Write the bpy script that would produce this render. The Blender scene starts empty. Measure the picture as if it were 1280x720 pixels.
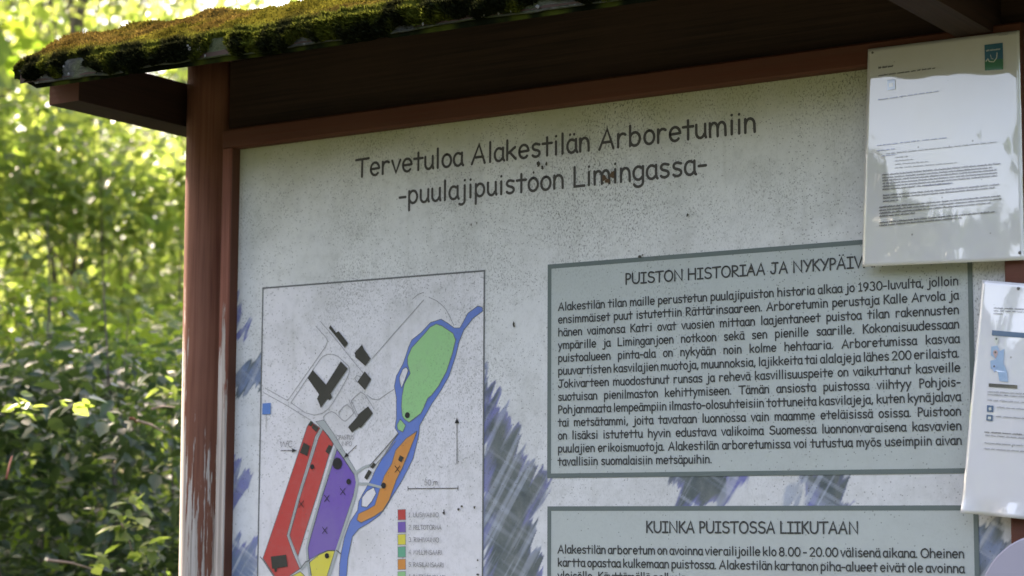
import bpy, math, random
import numpy as np
from mathutils import Matrix, Vector

# ------------------------------------------------------------------ camera, sky, sun, exposure
S = bpy.context.scene
C = S.collection
CAM = np.array([2.26727603, -2.60107429, 1.6])
AX = np.array([0.83529647, 0.54978105, 0.00453882])     # camera right
AY = np.array([0.06065063, -0.10034681, 0.99310222])    # camera up
AZ = np.array([-0.54644424, 0.8292595, 0.1171639])      # camera forward
cd = bpy.data.cameras.new('camera')
cd.sensor_width = 36.0
cd.lens = 2550.0 * 36.0 / 1280.0
cd.clip_start = 0.05
cd.clip_end = 2000.0
cd.dof.use_dof = True
cd.dof.focus_distance = 2.95
cd.dof.aperture_fstop = 6.3
cam = bpy.data.objects.new('camera', cd)
C.objects.link(cam)
M = Matrix.Identity(4)
for i in range(3):
    M[i][0], M[i][1], M[i][2], M[i][3] = AX[i], AY[i], -AZ[i], CAM[i]
cam.matrix_world = M
S.camera = cam

SUN = Vector((-0.80, 0.20, 0.85)).normalized()            # towards the sun: high, behind the board, to the left
world = bpy.data.worlds.new('World')
S.world = world
world.use_nodes = True
wn = world.node_tree
bg = wn.nodes['Background']
sky = wn.nodes.new('ShaderNodeTexSky')
sky.sky_type = 'NISHITA'
sky.sun_disc = False
sky.sun_elevation = math.asin(SUN.z)
sky.sun_rotation = math.atan2(SUN.x, SUN.y)
sky.air_density = 1.0
sky.dust_density = 4.0
sky.ozone_density = 1.0
wn.links.new(sky.outputs[0], bg.inputs[0])
bg.inputs[1].default_value = 0.15
sl = bpy.data.lights.new('sun', 'SUN')
sl.energy = 5.0
sl.angle = math.radians(0.53)
sl.color = (1.0, 0.93, 0.82)
so = bpy.data.objects.new('sun', sl)
C.objects.link(so)
so.rotation_euler = SUN.to_track_quat('Z', 'Y').to_euler()
S.view_settings.view_transform = 'Standard'
S.view_settings.look = 'None'
S.view_settings.gamma = 1.0
S.view_settings.exposure = 2.66
S.view_settings.use_white_balance = True
S.view_settings.white_balance_temperature = 7450
S.view_settings.white_balance_tint = 20
S.view_settings.use_curve_mapping = False
S.cycles.max_bounces = 8
S.cycles.transmission_bounces = 6
S.cycles.diffuse_bounces = 4

random.seed(11)
RNG = np.random.default_rng(11)

# ------------------------------------------------------------------ helpers
def plane_pt(px, py, y=0.0):
    """A pixel of the survey photograph measured back onto a vertical plane parallel to the board."""
    d = AX * (px - 640) / 2550.0 - AY * (py - 360) / 2550.0 + AZ
    t = (y - CAM[1]) / d[1]
    q = CAM + t * d
    return q[0], q[2]

def tag(o, label=None, cat=None, group=None, kind=None):
    if label: o['label'] = label
    if cat: o['category'] = cat
    if group: o['group'] = group
    if kind: o['kind'] = kind
    return o

def empty(name, loc=(0, 0, 0), rz=0.0):
    o = bpy.data.objects.new(name, None)
    o.empty_display_size = 0.1
    C.objects.link(o)
    o.location = loc
    o.rotation_euler = (0, 0, rz)
    return o

def mesh_obj(name, verts, faces, mats, parent=None, midx=None, smooth=False, col=None, loc=None):
    me = bpy.data.meshes.new(name)
    if isinstance(faces, np.ndarray):
        fa = np.ascontiguousarray(faces, dtype=np.int32); nf, nv = fa.shape
        me.vertices.add(len(verts)); me.vertices.foreach_set('co', np.ascontiguousarray(verts, dtype=np.float32).ravel())
        me.loops.add(nf * nv); me.loops.foreach_set('vertex_index', fa.ravel())
        me.polygons.add(nf); me.polygons.foreach_set('loop_start', np.arange(nf, dtype=np.int32) * nv)
        me.update(calc_edges=True)
    else:
        me.from_pydata([tuple(v) for v in verts], [], [tuple(f) for f in faces])
    if not isinstance(mats, (list, tuple)): mats = [mats]
    for m in mats: me.materials.append(m)
    if midx is not None: me.polygons.foreach_set('material_index', np.array(midx, dtype=np.int32))
    if smooth: me.polygons.foreach_set('use_smooth', np.ones(len(me.polygons), dtype=bool))
    if col is not None:
        a = me.color_attributes.new('Col', 'FLOAT_COLOR', 'POINT')
        c = np.ones((len(verts), 4), dtype=np.float32); c[:, :3] = col
        a.data.foreach_set('color', c.ravel())
    me.update()
    o = bpy.data.objects.new(name, me)
    C.objects.link(o)
    if parent is not None: o.parent = parent
    if loc is not None: o.location = loc
    return o

class MB:
    def __init__(s): s.v, s.f, s.m = [], [], []
    def add(s, v, f, m=0):
        b = len(s.v); s.v += [tuple(p) for p in v]
        s.f += [tuple(i + b for i in q) for q in f]; s.m += [m] * len(f)
    def box(s, x0, x1, y0, y1, z0, z1, m=0, bev=0.0):
        """Box with chamfered long edges (bev)"""
        if bev <= 0:
            v = [(x, y, z) for x in (x0, x1) for y in (y0, y1) for z in (z0, z1)]
            f = [(0, 1, 3, 2), (4, 6, 7, 5), (0, 4, 5, 1), (2, 3, 7, 6), (0, 2, 6, 4), (1, 5, 7, 3)]
            s.add(v, f, m); return
        d = (x1 - x0, y1 - y0, z1 - z0); ax = d.index(max(d))
        lo = [(x0, x1), (y0, y1), (z0, z1)]
        o = [i for i in range(3) if i != ax]
        (a0, a1), (b0, b1) = lo[o[0]], lo[o[1]]; e = bev
        ring = [(a0 + e, b0), (a1 - e, b0), (a1, b0 + e), (a1, b1 - e), (a1 - e, b1), (a0 + e, b1), (a0, b1 - e), (a0, b0 + e)]
        v = []
        for t in lo[ax]:
            for (a, b) in ring:
                p = [0, 0, 0]; p[ax] = t; p[o[0]] = a; p[o[1]] = b; v.append(tuple(p))
        f = [(i, (i + 1) % 8, 8 + (i + 1) % 8, 8 + i) for i in range(8)] + [tuple(range(7, -1, -1)), tuple(range(8, 16))]
        s.add(v, f, m)
    def tube(s, pts, rads, n=8, m=0, cap=True):
        pts = [np.array(p, float) for p in pts]; b = len(s.v)
        for i, p in enumerate(pts):
            t = pts[min(i + 1, len(pts) - 1)] - pts[max(i - 1, 0)]
            t = t / (np.linalg.norm(t) + 1e-9)
            u = np.cross(t, (0.3, 0.9, 0.1) if abs(t[2]) > .7 else (0, 0, 1)); u /= np.linalg.norm(u) + 1e-9
            w = np.cross(t, u)
            for k in range(n):
                a = 2 * math.pi * k / n
                s.v.append(tuple(p + rads[i] * (math.cos(a) * u + math.sin(a) * w)))
        for i in range(len(pts) - 1):
            for k in range(n):
                k2 = (k + 1) % n
                s.f.append((b + i * n + k, b + i * n + k2, b + (i + 1) * n + k2, b + (i + 1) * n + k)); s.m.append(m)
        if cap:
            s.f.append(tuple(b + k for k in range(n - 1, -1, -1))); s.m.append(m)
            e = b + (len(pts) - 1) * n
            s.f.append(tuple(e + k for k in range(n))); s.m.append(m)
    def build(s, name, mats, parent=None, smooth=False):
        return mesh_obj(name, s.v, s.f, mats, parent, s.m, smooth)

# value noise (numpy) used for painting the printed wash and shaping the moss
_P = RNG.random((256, 256))
def vnoise(x, y):
    xi = np.floor(x).astype(int); yi = np.floor(y).astype(int)
    fx = x - xi; fy = y - yi
    fx = fx * fx * (3 - 2 * fx); fy = fy * fy * (3 - 2 * fy)
    g = lambda i, j: _P[i % 256, j % 256]
    return (g(xi, yi) * (1 - fx) + g(xi + 1, yi) * fx) * (1 - fy) + (g(xi, yi + 1) * (1 - fx) + g(xi + 1, yi + 1) * fx) * fy
def fbm(x, y, o=4):
    r = 0; a = .5
    for k in range(o):
        r = r + a * vnoise(x * 2 ** k + 17.3 * k, y * 2 ** k + 5.1 * k); a *= .5
    return r / (1 - .5 ** o)

# ------------------------------------------------------------------ materials
def new_mat(name):
    m = bpy.data.materials.new(name); m.use_nodes = True
    nt = m.node_tree
    return m, nt, nt.nodes['Principled BSDF']
def N(nt, t, **kw):
    n = nt.nodes.new(t)
    for k, v in kw.items():
        if k in n.inputs.keys() and not hasattr(n, k): n.inputs[k].default_value = v
        else: setattr(n, k, v)
    return n
def L(nt, a, b): nt.links.new(a, b)
def math_n(nt, op, a, b=None, clamp=False):
    n = nt.nodes.new('ShaderNodeMath'); n.operation = op; n.use_clamp = clamp
    for i, s in enumerate((a, b)):
        if s is None: continue
        if hasattr(s, 'is_linked'): L(nt, s, n.inputs[i])
        else: n.inputs[i].default_value = s
    return n.outputs[0]
def sstep(nt, v, a, b):
    n = nt.nodes.new('ShaderNodeMapRange'); n.interpolation_type = 'SMOOTHSTEP'
    L(nt, v, n.inputs[0]); n.inputs[1].default_value = a; n.inputs[2].default_value = b
    return n.outputs[0]
def mixc(nt, f, a, b, blend='MIX'):
    n = nt.nodes.new('ShaderNodeMix'); n.data_type = 'RGBA'; n.blend_type = blend
    for s, i in ((f, 0), (a, 6), (b, 7)):
        if hasattr(s, 'is_linked'): L(nt, s, n.inputs[i])
        elif i == 0: n.inputs[0].default_value = s
        else: n.inputs[i].default_value = (*s, 1)
    return n.outputs[2]
def coords(nt, scale=(1, 1, 1), rot=(0, 0, 0)):
    tc = nt.nodes.new('ShaderNodeTexCoord'); mp = nt.nodes.new('ShaderNodeMapping')
    mp.inputs['Scale'].default_value = scale; mp.inputs['Rotation'].default_value = rot
    L(nt, tc.outputs['Object'], mp.inputs[0]); return mp.outputs[0]
def noise(nt, vec, scale, detail=3, rough=.55):
    n = nt.nodes.new('ShaderNodeTexNoise'); L(nt, vec, n.inputs['Vector'])
    n.inputs['Scale'].default_value = scale; n.inputs['Detail'].default_value = detail; n.inputs['Roughness'].default_value = rough
    return n.outputs['Fac']
def bump(nt, bs, h, strength, dist):
    b = nt.nodes.new('ShaderNodeBump'); b.inputs['Strength'].default_value = strength; b.inputs['Distance'].default_value = dist
    L(nt, h, b.inputs['Height']); L(nt, b.outputs[0], bs.inputs['Normal'])

def plain(name, col, rough=.6, spec=.15):
    m, nt, b = new_mat(name)
    b.inputs['Base Color'].default_value = (*col, 1); b.inputs['Roughness'].default_value = rough
    b.inputs['Specular IOR Level'].default_value = spec
    return m

def dirt(nt, col, amount=1.0, specks=(.10, .105, .09)):
    """weather specks, smears and soft grime on the printed sheet"""
    v = coords(nt)
    vo = nt.nodes.new('ShaderNodeTexVoronoi'); vo.inputs['Scale'].default_value = 420; vo.inputs['Randomness'].default_value = 1
    L(nt, v, vo.inputs['Vector'])
    sp = nt.nodes.new('ShaderNodeSeparateColor'); L(nt, vo.outputs['Color'], sp.inputs[0])
    mask = noise(nt, v, 5.0, 4, .6)
    tcz = nt.nodes.new('ShaderNodeSeparateXYZ'); L(nt, v, tcz.inputs[0])
    up = sstep(nt, tcz.outputs[2], 1.5, 2.15)                      # the upper part weathers more
    dens = math_n(nt, 'MULTIPLY', sstep(nt, mask, .35, .7), math_n(nt, 'ADD', math_n(nt, 'MULTIPLY', up, .85), .22))
    pick = math_n(nt, 'LESS_THAN', sp.outputs[0], math_n(nt, 'MULTIPLY', dens, .50 * amount))
    rad = math_n(nt, 'MULTIPLY', math_n(nt, 'POWER', sp.outputs[1], 2.0), .30)
    dot = math_n(nt, 'LESS_THAN', vo.outputs['Distance'], math_n(nt, 'ADD', rad, .22))
    patchy = sstep(nt, noise(nt, v, 3.2, 5, .65), .40, .68)
    s1 = sstep(nt, noise(nt, coords(nt, (1.6, 1, 1), (0, .6, 0)), 230, 4, .65), .50, .66)
    s2 = sstep(nt, noise(nt, coords(nt, (1, 1, 1.7), (0, -.4, 0)), 95, 4, .65), .57, .72)
    both = math_n(nt, 'MAXIMUM', s1, math_n(nt, 'MULTIPLY', s2, .7))
    reach = math_n(nt, 'MULTIPLY', patchy, math_n(nt, 'ADD', math_n(nt, 'MULTIPLY', up, .8), .2))
    sm = math_n(nt, 'MULTIPLY', math_n(nt, 'MULTIPLY', both, reach), 1.0 * amount)
    f = math_n(nt, 'MAXIMUM', math_n(nt, 'MULTIPLY', math_n(nt, 'MULTIPLY', pick, dot), .5), sm)
    drip = sstep(nt, noise(nt, coords(nt, (1, 1, .10)), 46, 4, .6), .52, .78)
    grime = math_n(nt, 'MULTIPLY', sstep(nt, noise(nt, v, 8, 6, .66), .40, .74), .40 * min(1, amount))
    c = mixc(nt, grime, col, (.33, .335, .30))
    c = mixc(nt, math_n(nt, 'MULTIPLY', drip, .22 * min(1, amount)), c, (.30, .30, .25))
    c = mixc(nt, math_n(nt, 'MULTIPLY', sstep(nt, noise(nt, v, 60, 4, .7), .45, .75), .24 * min(1, amount)), c, (.26, .265, .245))
    # algae along the top edge under the frame
    alg = math_n(nt, 'MULTIPLY', sstep(nt, math_n(nt, 'ADD', tcz.outputs[2], math_n(nt, 'MULTIPLY', noise(nt, v, 12, 3), .09)), 2.19, 2.30), .75 * min(1, amount))
    c = mixc(nt, alg, c, (.36, .37, .20))
    return mixc(nt, f, c, specks)

def print_mat(name, col, rough=.6, amount=1.0, spec=.12):
    m, nt, b = new_mat(name)
    rgb = nt.nodes.new('ShaderNodeRGB'); rgb.outputs[0].default_value = (*col, 1)
    L(nt, dirt(nt, rgb.outputs[0], amount), b.inputs['Base Color'])
    b.inputs['Roughness'].default_value = rough; b.inputs['Specular IOR Level'].default_value = spec
    return m

def wood(name, base, peel, peel_col=(.50, .47, .43), axis=2, lo=.3, hi=2.2, side=None, dark=(.10, .03, .018)):
    """faded red-brown paint on softwood; it flakes off in long vertical scales, more towards the foot"""
    m, nt, b = new_mat(name)
    st = [24, 24, 24]; st[axis] = 1.3
    v = coords(nt, tuple(st))
    grain = noise(nt, coords(nt, tuple(60 if i != axis else 1.5 for i in range(3))), 3, 4, .6)
    big = noise(nt, coords(nt), 3.0, 4, .6)
    c = mixc(nt, sstep(nt, grain, .3, .75), base, dark)
    c = mixc(nt, math_n(nt, 'MULTIPLY', sstep(nt, big, .35, .7), .45), c, tuple(x * 1.35 for x in base))
    fl = math_n(nt, 'ADD', math_n(nt, 'MULTIPLY', noise(nt, v, 4.2, 5, .62), .68), math_n(nt, 'MULTIPLY', noise(nt, coords(nt, tuple(150 if i != axis else 12 for i in range(3))), 1.0, 4, .7), .32))
    tcz = nt.nodes.new('ShaderNodeSeparateXYZ'); L(nt, coords(nt), tcz.inputs[0])
    down = math_n(nt, 'SUBTRACT', 1.0, sstep(nt, tcz.outputs[2], lo, hi))
    thr = math_n(nt, 'MULTIPLY', down, peel)
    if side is not None:
        thr = math_n(nt, 'MULTIPLY', thr, math_n(nt, 'ADD', .45, math_n(nt, 'MULTIPLY', sstep(nt, tcz.outputs[0], side[1], side[0]), 1.25)))
    thr = math_n(nt, 'SUBTRACT', .72, math_n(nt, 'MULTIPLY', thr, .34))
    pk = sstep(nt, math_n(nt, 'SUBTRACT', fl, thr), 0.0, .035)
    pk = math_n(nt, 'MULTIPLY', pk, .85)
    pc = mixc(nt, sstep(nt, grain, .35, .65), peel_col, tuple(x * .55 for x in peel_col))
    c = mixc(nt, pk, c, pc)
    L(nt, c, b.inputs['Base Color'])
    b.inputs['Roughness'].default_value = .72; b.inputs['Specular IOR Level'].default_value = .25
    bump(nt, b, math_n(nt, 'SUBTRACT', math_n(nt, 'MULTIPLY', grain, .6), math_n(nt, 'MULTIPLY', pk, .5)), .5, .002)
    return m

RED = (.180, .076, .048)
m_post = wood('faded_red_wood', RED, 1.75, lo=1.45, hi=2.2, side=(-.125, -.078))
m_frame = wood('flaking_red_wood', (.20, .072, .048), 1.4, lo=1.55, hi=2.2)
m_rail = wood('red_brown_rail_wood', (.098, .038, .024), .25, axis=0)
m_beam = wood('shade_darkened_beam_wood', (.032, .014, .011), .1, axis=1, dark=(.015, .008, .007))  # near-black base carries the shade under the roof
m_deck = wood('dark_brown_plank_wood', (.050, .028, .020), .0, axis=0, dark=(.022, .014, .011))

def panel_mat():
    m, nt, b = new_mat('printed_sheet')
    a = nt.nodes.new('ShaderNodeAttribute'); a.attribute_name = 'Col'
    L(nt, dirt(nt, a.outputs['Color'], 1.05), b.inputs['Base Color'])
    b.inputs['Roughness'].default_value = .6; b.inputs['Specular IOR Level'].default_value = .12
    return m
m_panel = panel_mat()
m_box = print_mat('grey_green_text_field', (.425, .462, .438), amount=.5)
m_line = print_mat('slate_border', (.125, .155, .145), amount=.2)
m_ink = print_mat('faded_black_ink', (.062, .064, .061), amount=.0)
m_title = print_mat('faded_title_ink', (.080, .075, .069), amount=.0)
m_map = print_mat('map_paper', (.68, .67, .68), amount=1.0)
m_ml = plain('map_line', (.25, .25, .245))
m_mframe = plain('map_frame_line', (.14, .145, .14))
m_mred = print_mat('map_red', (.50, .065, .055), amount=.35)
m_mpur = print_mat('map_purple', (.175, .105, .38), amount=.35)
m_myel = print_mat('map_yellow', (.66, .58, .075), amount=.3)
m_mgreen = print_mat('map_light_green', (.27, .53, .235), amount=.5)
m_mteal = print_mat('map_teal', (.115, .36, .235), amount=.3)
m_mora = print_mat('map_orange', (.60, .25, .065), amount=.35)
m_mblue = print_mat('map_blue', (.115, .195, .50), amount=.4)
m_mgrey = print_mat('map_grey', (.36, .39, .38), amount=.3)
m_mbuild = print_mat('map_dark_building', (.050, .049, .040), amount=.1)
m_mblack = plain('map_black', (.028, .028, .028))
m_mtext = plain('map_text', (.13, .13, .13))
m_mpost = print_mat('map_sign_blue', (.10, .21, .48), amount=.3)

# ------------------------------------------------------------------ setting: ground
def ground_mat():
    m, nt, b = new_mat('grass_ground')
    v = coords(nt)
    c = mixc(nt, sstep(nt, noise(nt, v, 1.2, 5, .6), .35, .7), (.020, .032, .011), (.034, .040, .017))
    c = mixc(nt, sstep(nt, noise(nt, v, 22, 4, .7), .5, .75), c, (.055, .043, .028))
    L(nt, c, b.inputs['Base Color']); b.inputs['Roughness'].default_value = .9
    bump(nt, b, noise(nt, v, 40, 4, .7), .8, .04)
    return m
gv, gf = [], []
gx = np.concatenate([[-900, -300, -100, -50], np.linspace(-30, 30, 41), [50, 100, 300, 900]])
for y in gx:
    for x in gx:
        r = math.hypot(x, y)
        z = (float(fbm(np.array(x * .25 + 50), np.array(y * .25 + 50), 3)) - .5) * .25 * min(1, max(0, (r - 4) / 8))
        gv.append((x, y, z))
n = len(gx)
for j in range(n - 1):
    for i in range(n - 1):
        gf.append((j * n + i, j * n + i + 1, (j + 1) * n + i + 1, (j + 1) * n + i))
tag(mesh_obj('ground', gv, gf, ground_mat(), smooth=True), kind='structure')

# ------------------------------------------------------------------ notice board: posts, frame, roof
board = empty('notice_board', (0, 0, 0))
tag(board, 'red framed park notice board with map, text boxes and a mossy roof', 'notice board')
PX1 = 1.3425
def post(cx, cy, r, z1):
    mb = MB(); n = 28
    zs = np.linspace(-.05, z1, 40)
    for z in zs:
        for k in range(n):
            a = 2 * math.pi * k / n
            rr = r * (1 + .025 * math.cos(2 * a + z * 1.3) + .012 * math.sin(5 * a + z * 3)) * (1 + .03 * (1.2 - z) / 2)
            c, s_ = math.cos(a), math.sin(a)
            mb.v.append((cx + rr * c + .004 * math.sin(z * 1.7), cy + rr * s_, z))
    for i in range(len(zs) - 1):
        for k in range(n):
            k2 = (k + 1) % n
            mb.f.append((i * n + k, i * n + k2, (i + 1) * n + k2, (i + 1) * n + k)); mb.m.append(0)
    mb.f.append(tuple((len(zs) - 1) * n + k for k in range(n))); mb.m.append(0)
    return mb
post(-.0845, .022, .044, 2.40).build('post', m_post, board, True)
post(1.425, .022, .044, 2.40).build('post', m_post, board, True)
# frame: left and right stiles, top and bottom rails
def stile(x0, x1, mat):
    mb = MB(); mb.box(x0, x1, -.0205, .012, .93, 2.238, bev=.0025); return mb.build('stile', mat, board)
stile(-.0245, -.0026, m_frame)
m_inner_shade = wood('shade_dark_strip_wood', (.085, .036, .024), .1)
mb = MB(); mb.box(-.0025, -.0012, -.0192, -.0004, .93, 2.238); mb.build('inner_shade_strip', m_inner_shade, board)  # thin dark strip that paints shade onto the stile's inner face
stile(1.3425, 1.372, m_rail)
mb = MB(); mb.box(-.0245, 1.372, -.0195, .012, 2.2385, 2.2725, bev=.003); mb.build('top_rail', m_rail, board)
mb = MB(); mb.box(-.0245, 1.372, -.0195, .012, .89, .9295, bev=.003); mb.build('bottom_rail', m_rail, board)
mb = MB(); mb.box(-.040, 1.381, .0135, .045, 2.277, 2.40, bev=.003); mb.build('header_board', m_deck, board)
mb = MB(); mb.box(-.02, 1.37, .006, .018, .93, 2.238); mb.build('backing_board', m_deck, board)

# bracket beams under the eaves
RS = math.radians(18.5); TS = math.tan(RS)
EY, EZ, RY = -.31, 2.317, .045                      # eave front, underside height there, ridge
def roofz(x, y):                                   # underside of the deck (it sags a little towards the right)
    yy = y if y <= RY else 2 * RY - y
    return EZ + (yy - EY) * TS - .014 * (x + .066)
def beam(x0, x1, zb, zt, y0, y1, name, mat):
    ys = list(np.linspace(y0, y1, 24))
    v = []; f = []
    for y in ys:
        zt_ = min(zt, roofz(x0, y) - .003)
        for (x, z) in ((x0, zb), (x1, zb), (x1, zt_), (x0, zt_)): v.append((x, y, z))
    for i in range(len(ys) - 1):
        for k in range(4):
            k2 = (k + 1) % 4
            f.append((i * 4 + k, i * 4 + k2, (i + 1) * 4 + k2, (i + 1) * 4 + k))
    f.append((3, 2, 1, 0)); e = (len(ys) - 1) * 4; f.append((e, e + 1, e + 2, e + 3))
    return mesh_obj(name, v, f, [mat, m_rail], board, [0] * (len(f) - 2) + [1, 1])  # end caps take lighter wood, their stronger light put into the colour
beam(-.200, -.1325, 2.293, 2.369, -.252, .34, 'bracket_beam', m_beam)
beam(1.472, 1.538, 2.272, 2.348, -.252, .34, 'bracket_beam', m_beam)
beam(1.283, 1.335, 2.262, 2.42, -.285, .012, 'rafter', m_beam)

# roof: plank deck, two slopes, with felt edge and moss
RX0, RX1 = -.208, 1.58
DT = .024
roof = None
mb = MB()
ny = 5
for side in (0, 1):
    for k in range(ny):
        a, b_ = k / ny, (k + 1) / ny
        if side == 0: y0, y1 = EY + (RY - EY) * a, EY + (RY - EY) * b_ - .003
        else: y0, y1 = 2 * RY - (EY + (RY - EY) * b_ - .003), 2 * RY - (EY + (RY - EY) * a)
        v = []
        for x in (RX0, RX1):
            for (y, t) in ((y0, 0), (y1, 0), (y1, DT), (y0, DT)):
                v.append((x, y, roofz(x, y) + t))
        mb.add(v, [(3, 2, 1, 0), (4, 5, 6, 7), (0, 1, 5, 4), (1, 2, 6, 5), (2, 3, 7, 6), (3, 0, 4, 7)])
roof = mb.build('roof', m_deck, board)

def felt_mat():
    m, nt, b = new_mat('weathered_roof_felt')
    v = coords(nt)
    c = mixc(nt, sstep(nt, noise(nt, v, 30, 5, .65), .4, .65), (.022, .024, .018), (.075, .076, .062))
    c = mixc(nt, sstep(nt, noise(nt, v, 55, 3, .6), .64, .72), c, (.26, .27, .25))
    c = mixc(nt, sstep(nt, noise(nt, v, 14, 4, .6), .42, .55), c, (.030, .040, .010))
    L(nt, c, b.inputs['Base Color']); b.inputs['Roughness'].default_value = .9
    bump(nt, b, noise(nt, v, 90, 4, .7), .8, .006)
    return m
m_felt = felt_mat()
# felt drip edge along the front eave, uneven lower lip
mb = MB(); nx = 220
for i in range(nx + 1):
    x = RX0 - .006 + (RX1 - RX0 + .012) * i / nx
    w = float(fbm(np.array(x * 14.0), np.array(3.3), 3) - .5)
    zb = roofz(x, EY) - .004 + w * .010 + .022 * max(0, 1 - (x - RX0) / .035)
    y = EY + .001 + w * .003
    zt = roofz(x, EY) + DT + .008
    mb.v += [(x, y, zb), (x, y - .002, zb + .014), (x, y - .001, zt), (x, EY + .03, zt + .012), (x, EY - .001, zb + .001)]
for i in range(nx):
    for k in range(4):
        mb.f.append((i * 5 + k, (i + 1) * 5 + k, (i + 1) * 5 + k + 1, i * 5 + k + 1)); mb.m.append(0)
    mb.f.append((i * 5 + 4, (i + 1) * 5 + 4, (i + 1) * 5, i * 5)); mb.m.append(0)
mb.build('felt_edge', m_felt, roof, True)

# moss: a lumpy cushion bed with thousands of shoots
def moss_mat():
    m, nt, b = new_mat('moss')
    a = nt.nodes.new('ShaderNodeAttribute'); a.attribute_name = 'Col'
    v = coords(nt)
    c = mixc(nt, sstep(nt, noise(nt, v, 160, 3, .6), .35, .7), a.outputs['Color'], (.035, .045, .012), 'MULTIPLY')
    L(nt, a.outputs['Color'], b.inputs['Base Color'])
    b.inputs['Roughness'].default_value = 1.0; b.inputs['Specular IOR Level'].default_value = .0
    tr = nt.nodes.new('ShaderNodeBsdfTranslucent'); L(nt, a.outputs['Color'], tr.inputs[0])
    mx = nt.nodes.new('ShaderNodeMixShader'); mx.inputs[0].default_value = .25
    L(nt, b.outputs[0], mx.inputs[1]); L(nt, tr.outputs[0], mx.inputs[2])
    L(nt, mx.outputs[0], nt.nodes['Material Output'].inputs[0])
    return m
m_moss = moss_mat()
def moss_height(x, s):      # s: distance up the slope from the eave lip
    return (.35 + .65 * np.clip(s / .10, 0, 1)) * (.010 + .045 * np.clip(fbm(x * 11 + 3, s * 11 + 9, 4) - .18, 0, 1) ** 1.1 + .010 * fbm(x * 40, s * 40, 2))
# cross-section: from the lower front lip up over the eave and up the slope (front), then down the back
SL = (RY - EY) / math.cos(RS)
def section(x, t):
    """t in [-FR, 0]: front face below the lip (metres), [0, SL] the front slope, [SL, 2SL] the rear slope"""
    zt = roofz(x, EY) + DT
    fr = t < 0
    s = np.clip(t, 0, 2 * SL)
    s1 = np.minimum(s, SL); s2 = np.maximum(s - SL, 0)
    y = EY + (s1 + s2) * math.cos(RS)
    z = EZ + DT + (s1 - s2) * math.sin(RS) - .014 * (x + .066)
    ny_ = np.where(fr, -.96, np.where(s <= SL, -math.sin(RS), math.sin(RS)))
    nz_ = np.where(fr, .25, math.cos(RS))
    z = z + np.where(fr, t, 0)
    return y, z, ny_, nz_
FR = .034
xs = np.linspace(RX0 - .014, RX1 + .014, 330)
ts = np.concatenate([np.linspace(-FR, -.002, 9), np.linspace(0, SL, 80), np.linspace(SL + .01, 2 * SL, 30)])
X, T = np.meshgrid(xs, ts)
Y, Z, NY, NZ = section(X, T)
Z = Z - np.where(T < 0, T * np.clip(1 - (X - xs[0]) / .05, 0, 1) * .75, 0)
edge = np.minimum(np.minimum(X - xs[0], xs[-1] - X) / .03, 1.0)
front_thin = np.where(T < 0, np.clip((T + FR) / FR, 0, 1) * np.clip(fbm(X * 16 + 4, T * 10 + 2, 3) * 3.4 - .62, 0.10, 1), 1.0)
def front_h(x, t):         # hanging cushions on the lip, with bare felt between them
    cov = np.clip(fbm(x * 13 + 4, t * 9 + 2, 3) * 5.5 - 1.75 + np.clip((t + FR) / FR, 0, 1) * .5, 0, 1)
    drop = np.clip((t + FR * (.25 + 1.0 * fbm(x * 21 + 70, x * 0 + 3, 3))) / .008, 0, 1)
    return (.0035 + .017 * fbm(x * 30 + 11, t * 30 + 5, 3)) * cov * drop
Hh = np.where(T < 0, front_h(X, T) - .003, np.maximum(moss_height(X, T), np.clip(1 - T / .05, 0, 1) * (front_h(X, T * 0 - .001) - .003))) * np.sqrt(np.clip(edge, 0.05, 1)) + np.where(T < 0, 0, .002)
Y2 = Y + NY * Hh; Z2 = Z + NZ * Hh - .006 * (1 - np.sqrt(np.clip(edge, 0, 1)))
verts = np.stack([X, Y2, Z2], -1).reshape(-1, 3)
nx, nt_ = len(xs), len(ts)
faces = [(j * nx + i, j * nx + i + 1, (j + 1) * nx + i + 1, (j + 1) * nx + i) for j in range(nt_ - 1) for i in range(nx - 1)]
def moss_col(x, t):
    f = np.clip((t + .004) / .05, 0, 1)                     # shoots go from dark green at the lip to rusty olive on top
    k = fbm(x * 12 + 31, t * 12 + 7, 4); k2 = fbm(x * 34 + 3, t * 34 + 17, 3)
    olive = np.array([.070, .064, .009]); rust = np.array([.074, .050, .012]); green = np.array([.042, .050, .008]); dark = np.array([.012, .015, .007])
    top = rust + (olive - rust) * np.clip((k - .38) * 4, 0, 1)[..., None]
    low = dark + (green - dark) * np.clip((k2 - .45) * 5, 0, 1)[..., None]
    return (low + (top - low) * f[..., None]) * (.55 + .9 * np.clip((k2 - .25) * 2, 0, 1))[..., None]
mcol = moss_col(X, T).reshape(-1, 3) * .6
mo = mesh_obj('moss_bed', verts, faces, m_moss, roof, smooth=True, col=mcol)
# shoots
ns = 150000
sx = RNG.uniform(xs[0] + .002, xs[-1] - .002, ns)
u = RNG.random(ns)
st = np.where(u < .30, RNG.uniform(-FR, .004, ns), np.where(u < .9, RNG.uniform(0, SL, ns) ** 1.0, RNG.uniform(SL, SL * 1.6, ns)))
sx = np.where(RNG.random(ns) < .10, xs[0] + .002 + np.abs(RNG.normal(0, .02, ns)), sx)
sy, sz, sny, snz = section(sx, st)
sz = sz - np.where(st < 0, st * np.clip(1 - (sx - xs[0]) / .05, 0, 1) * .75, 0)
ed = np.clip(np.minimum(np.minimum(sx - xs[0], xs[-1] - sx) / .03, 1.0), 0, 1)
ft = np.where(st < 0, np.clip((st + FR) / FR, 0, 1) * np.clip(fbm(sx * 16 + 4, st * 10 + 2, 3) * 3.4 - .62, 0.10, 1), 1.0)
fh = front_h(sx, st)
keep = (st >= 0) | (fh > .002)
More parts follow.
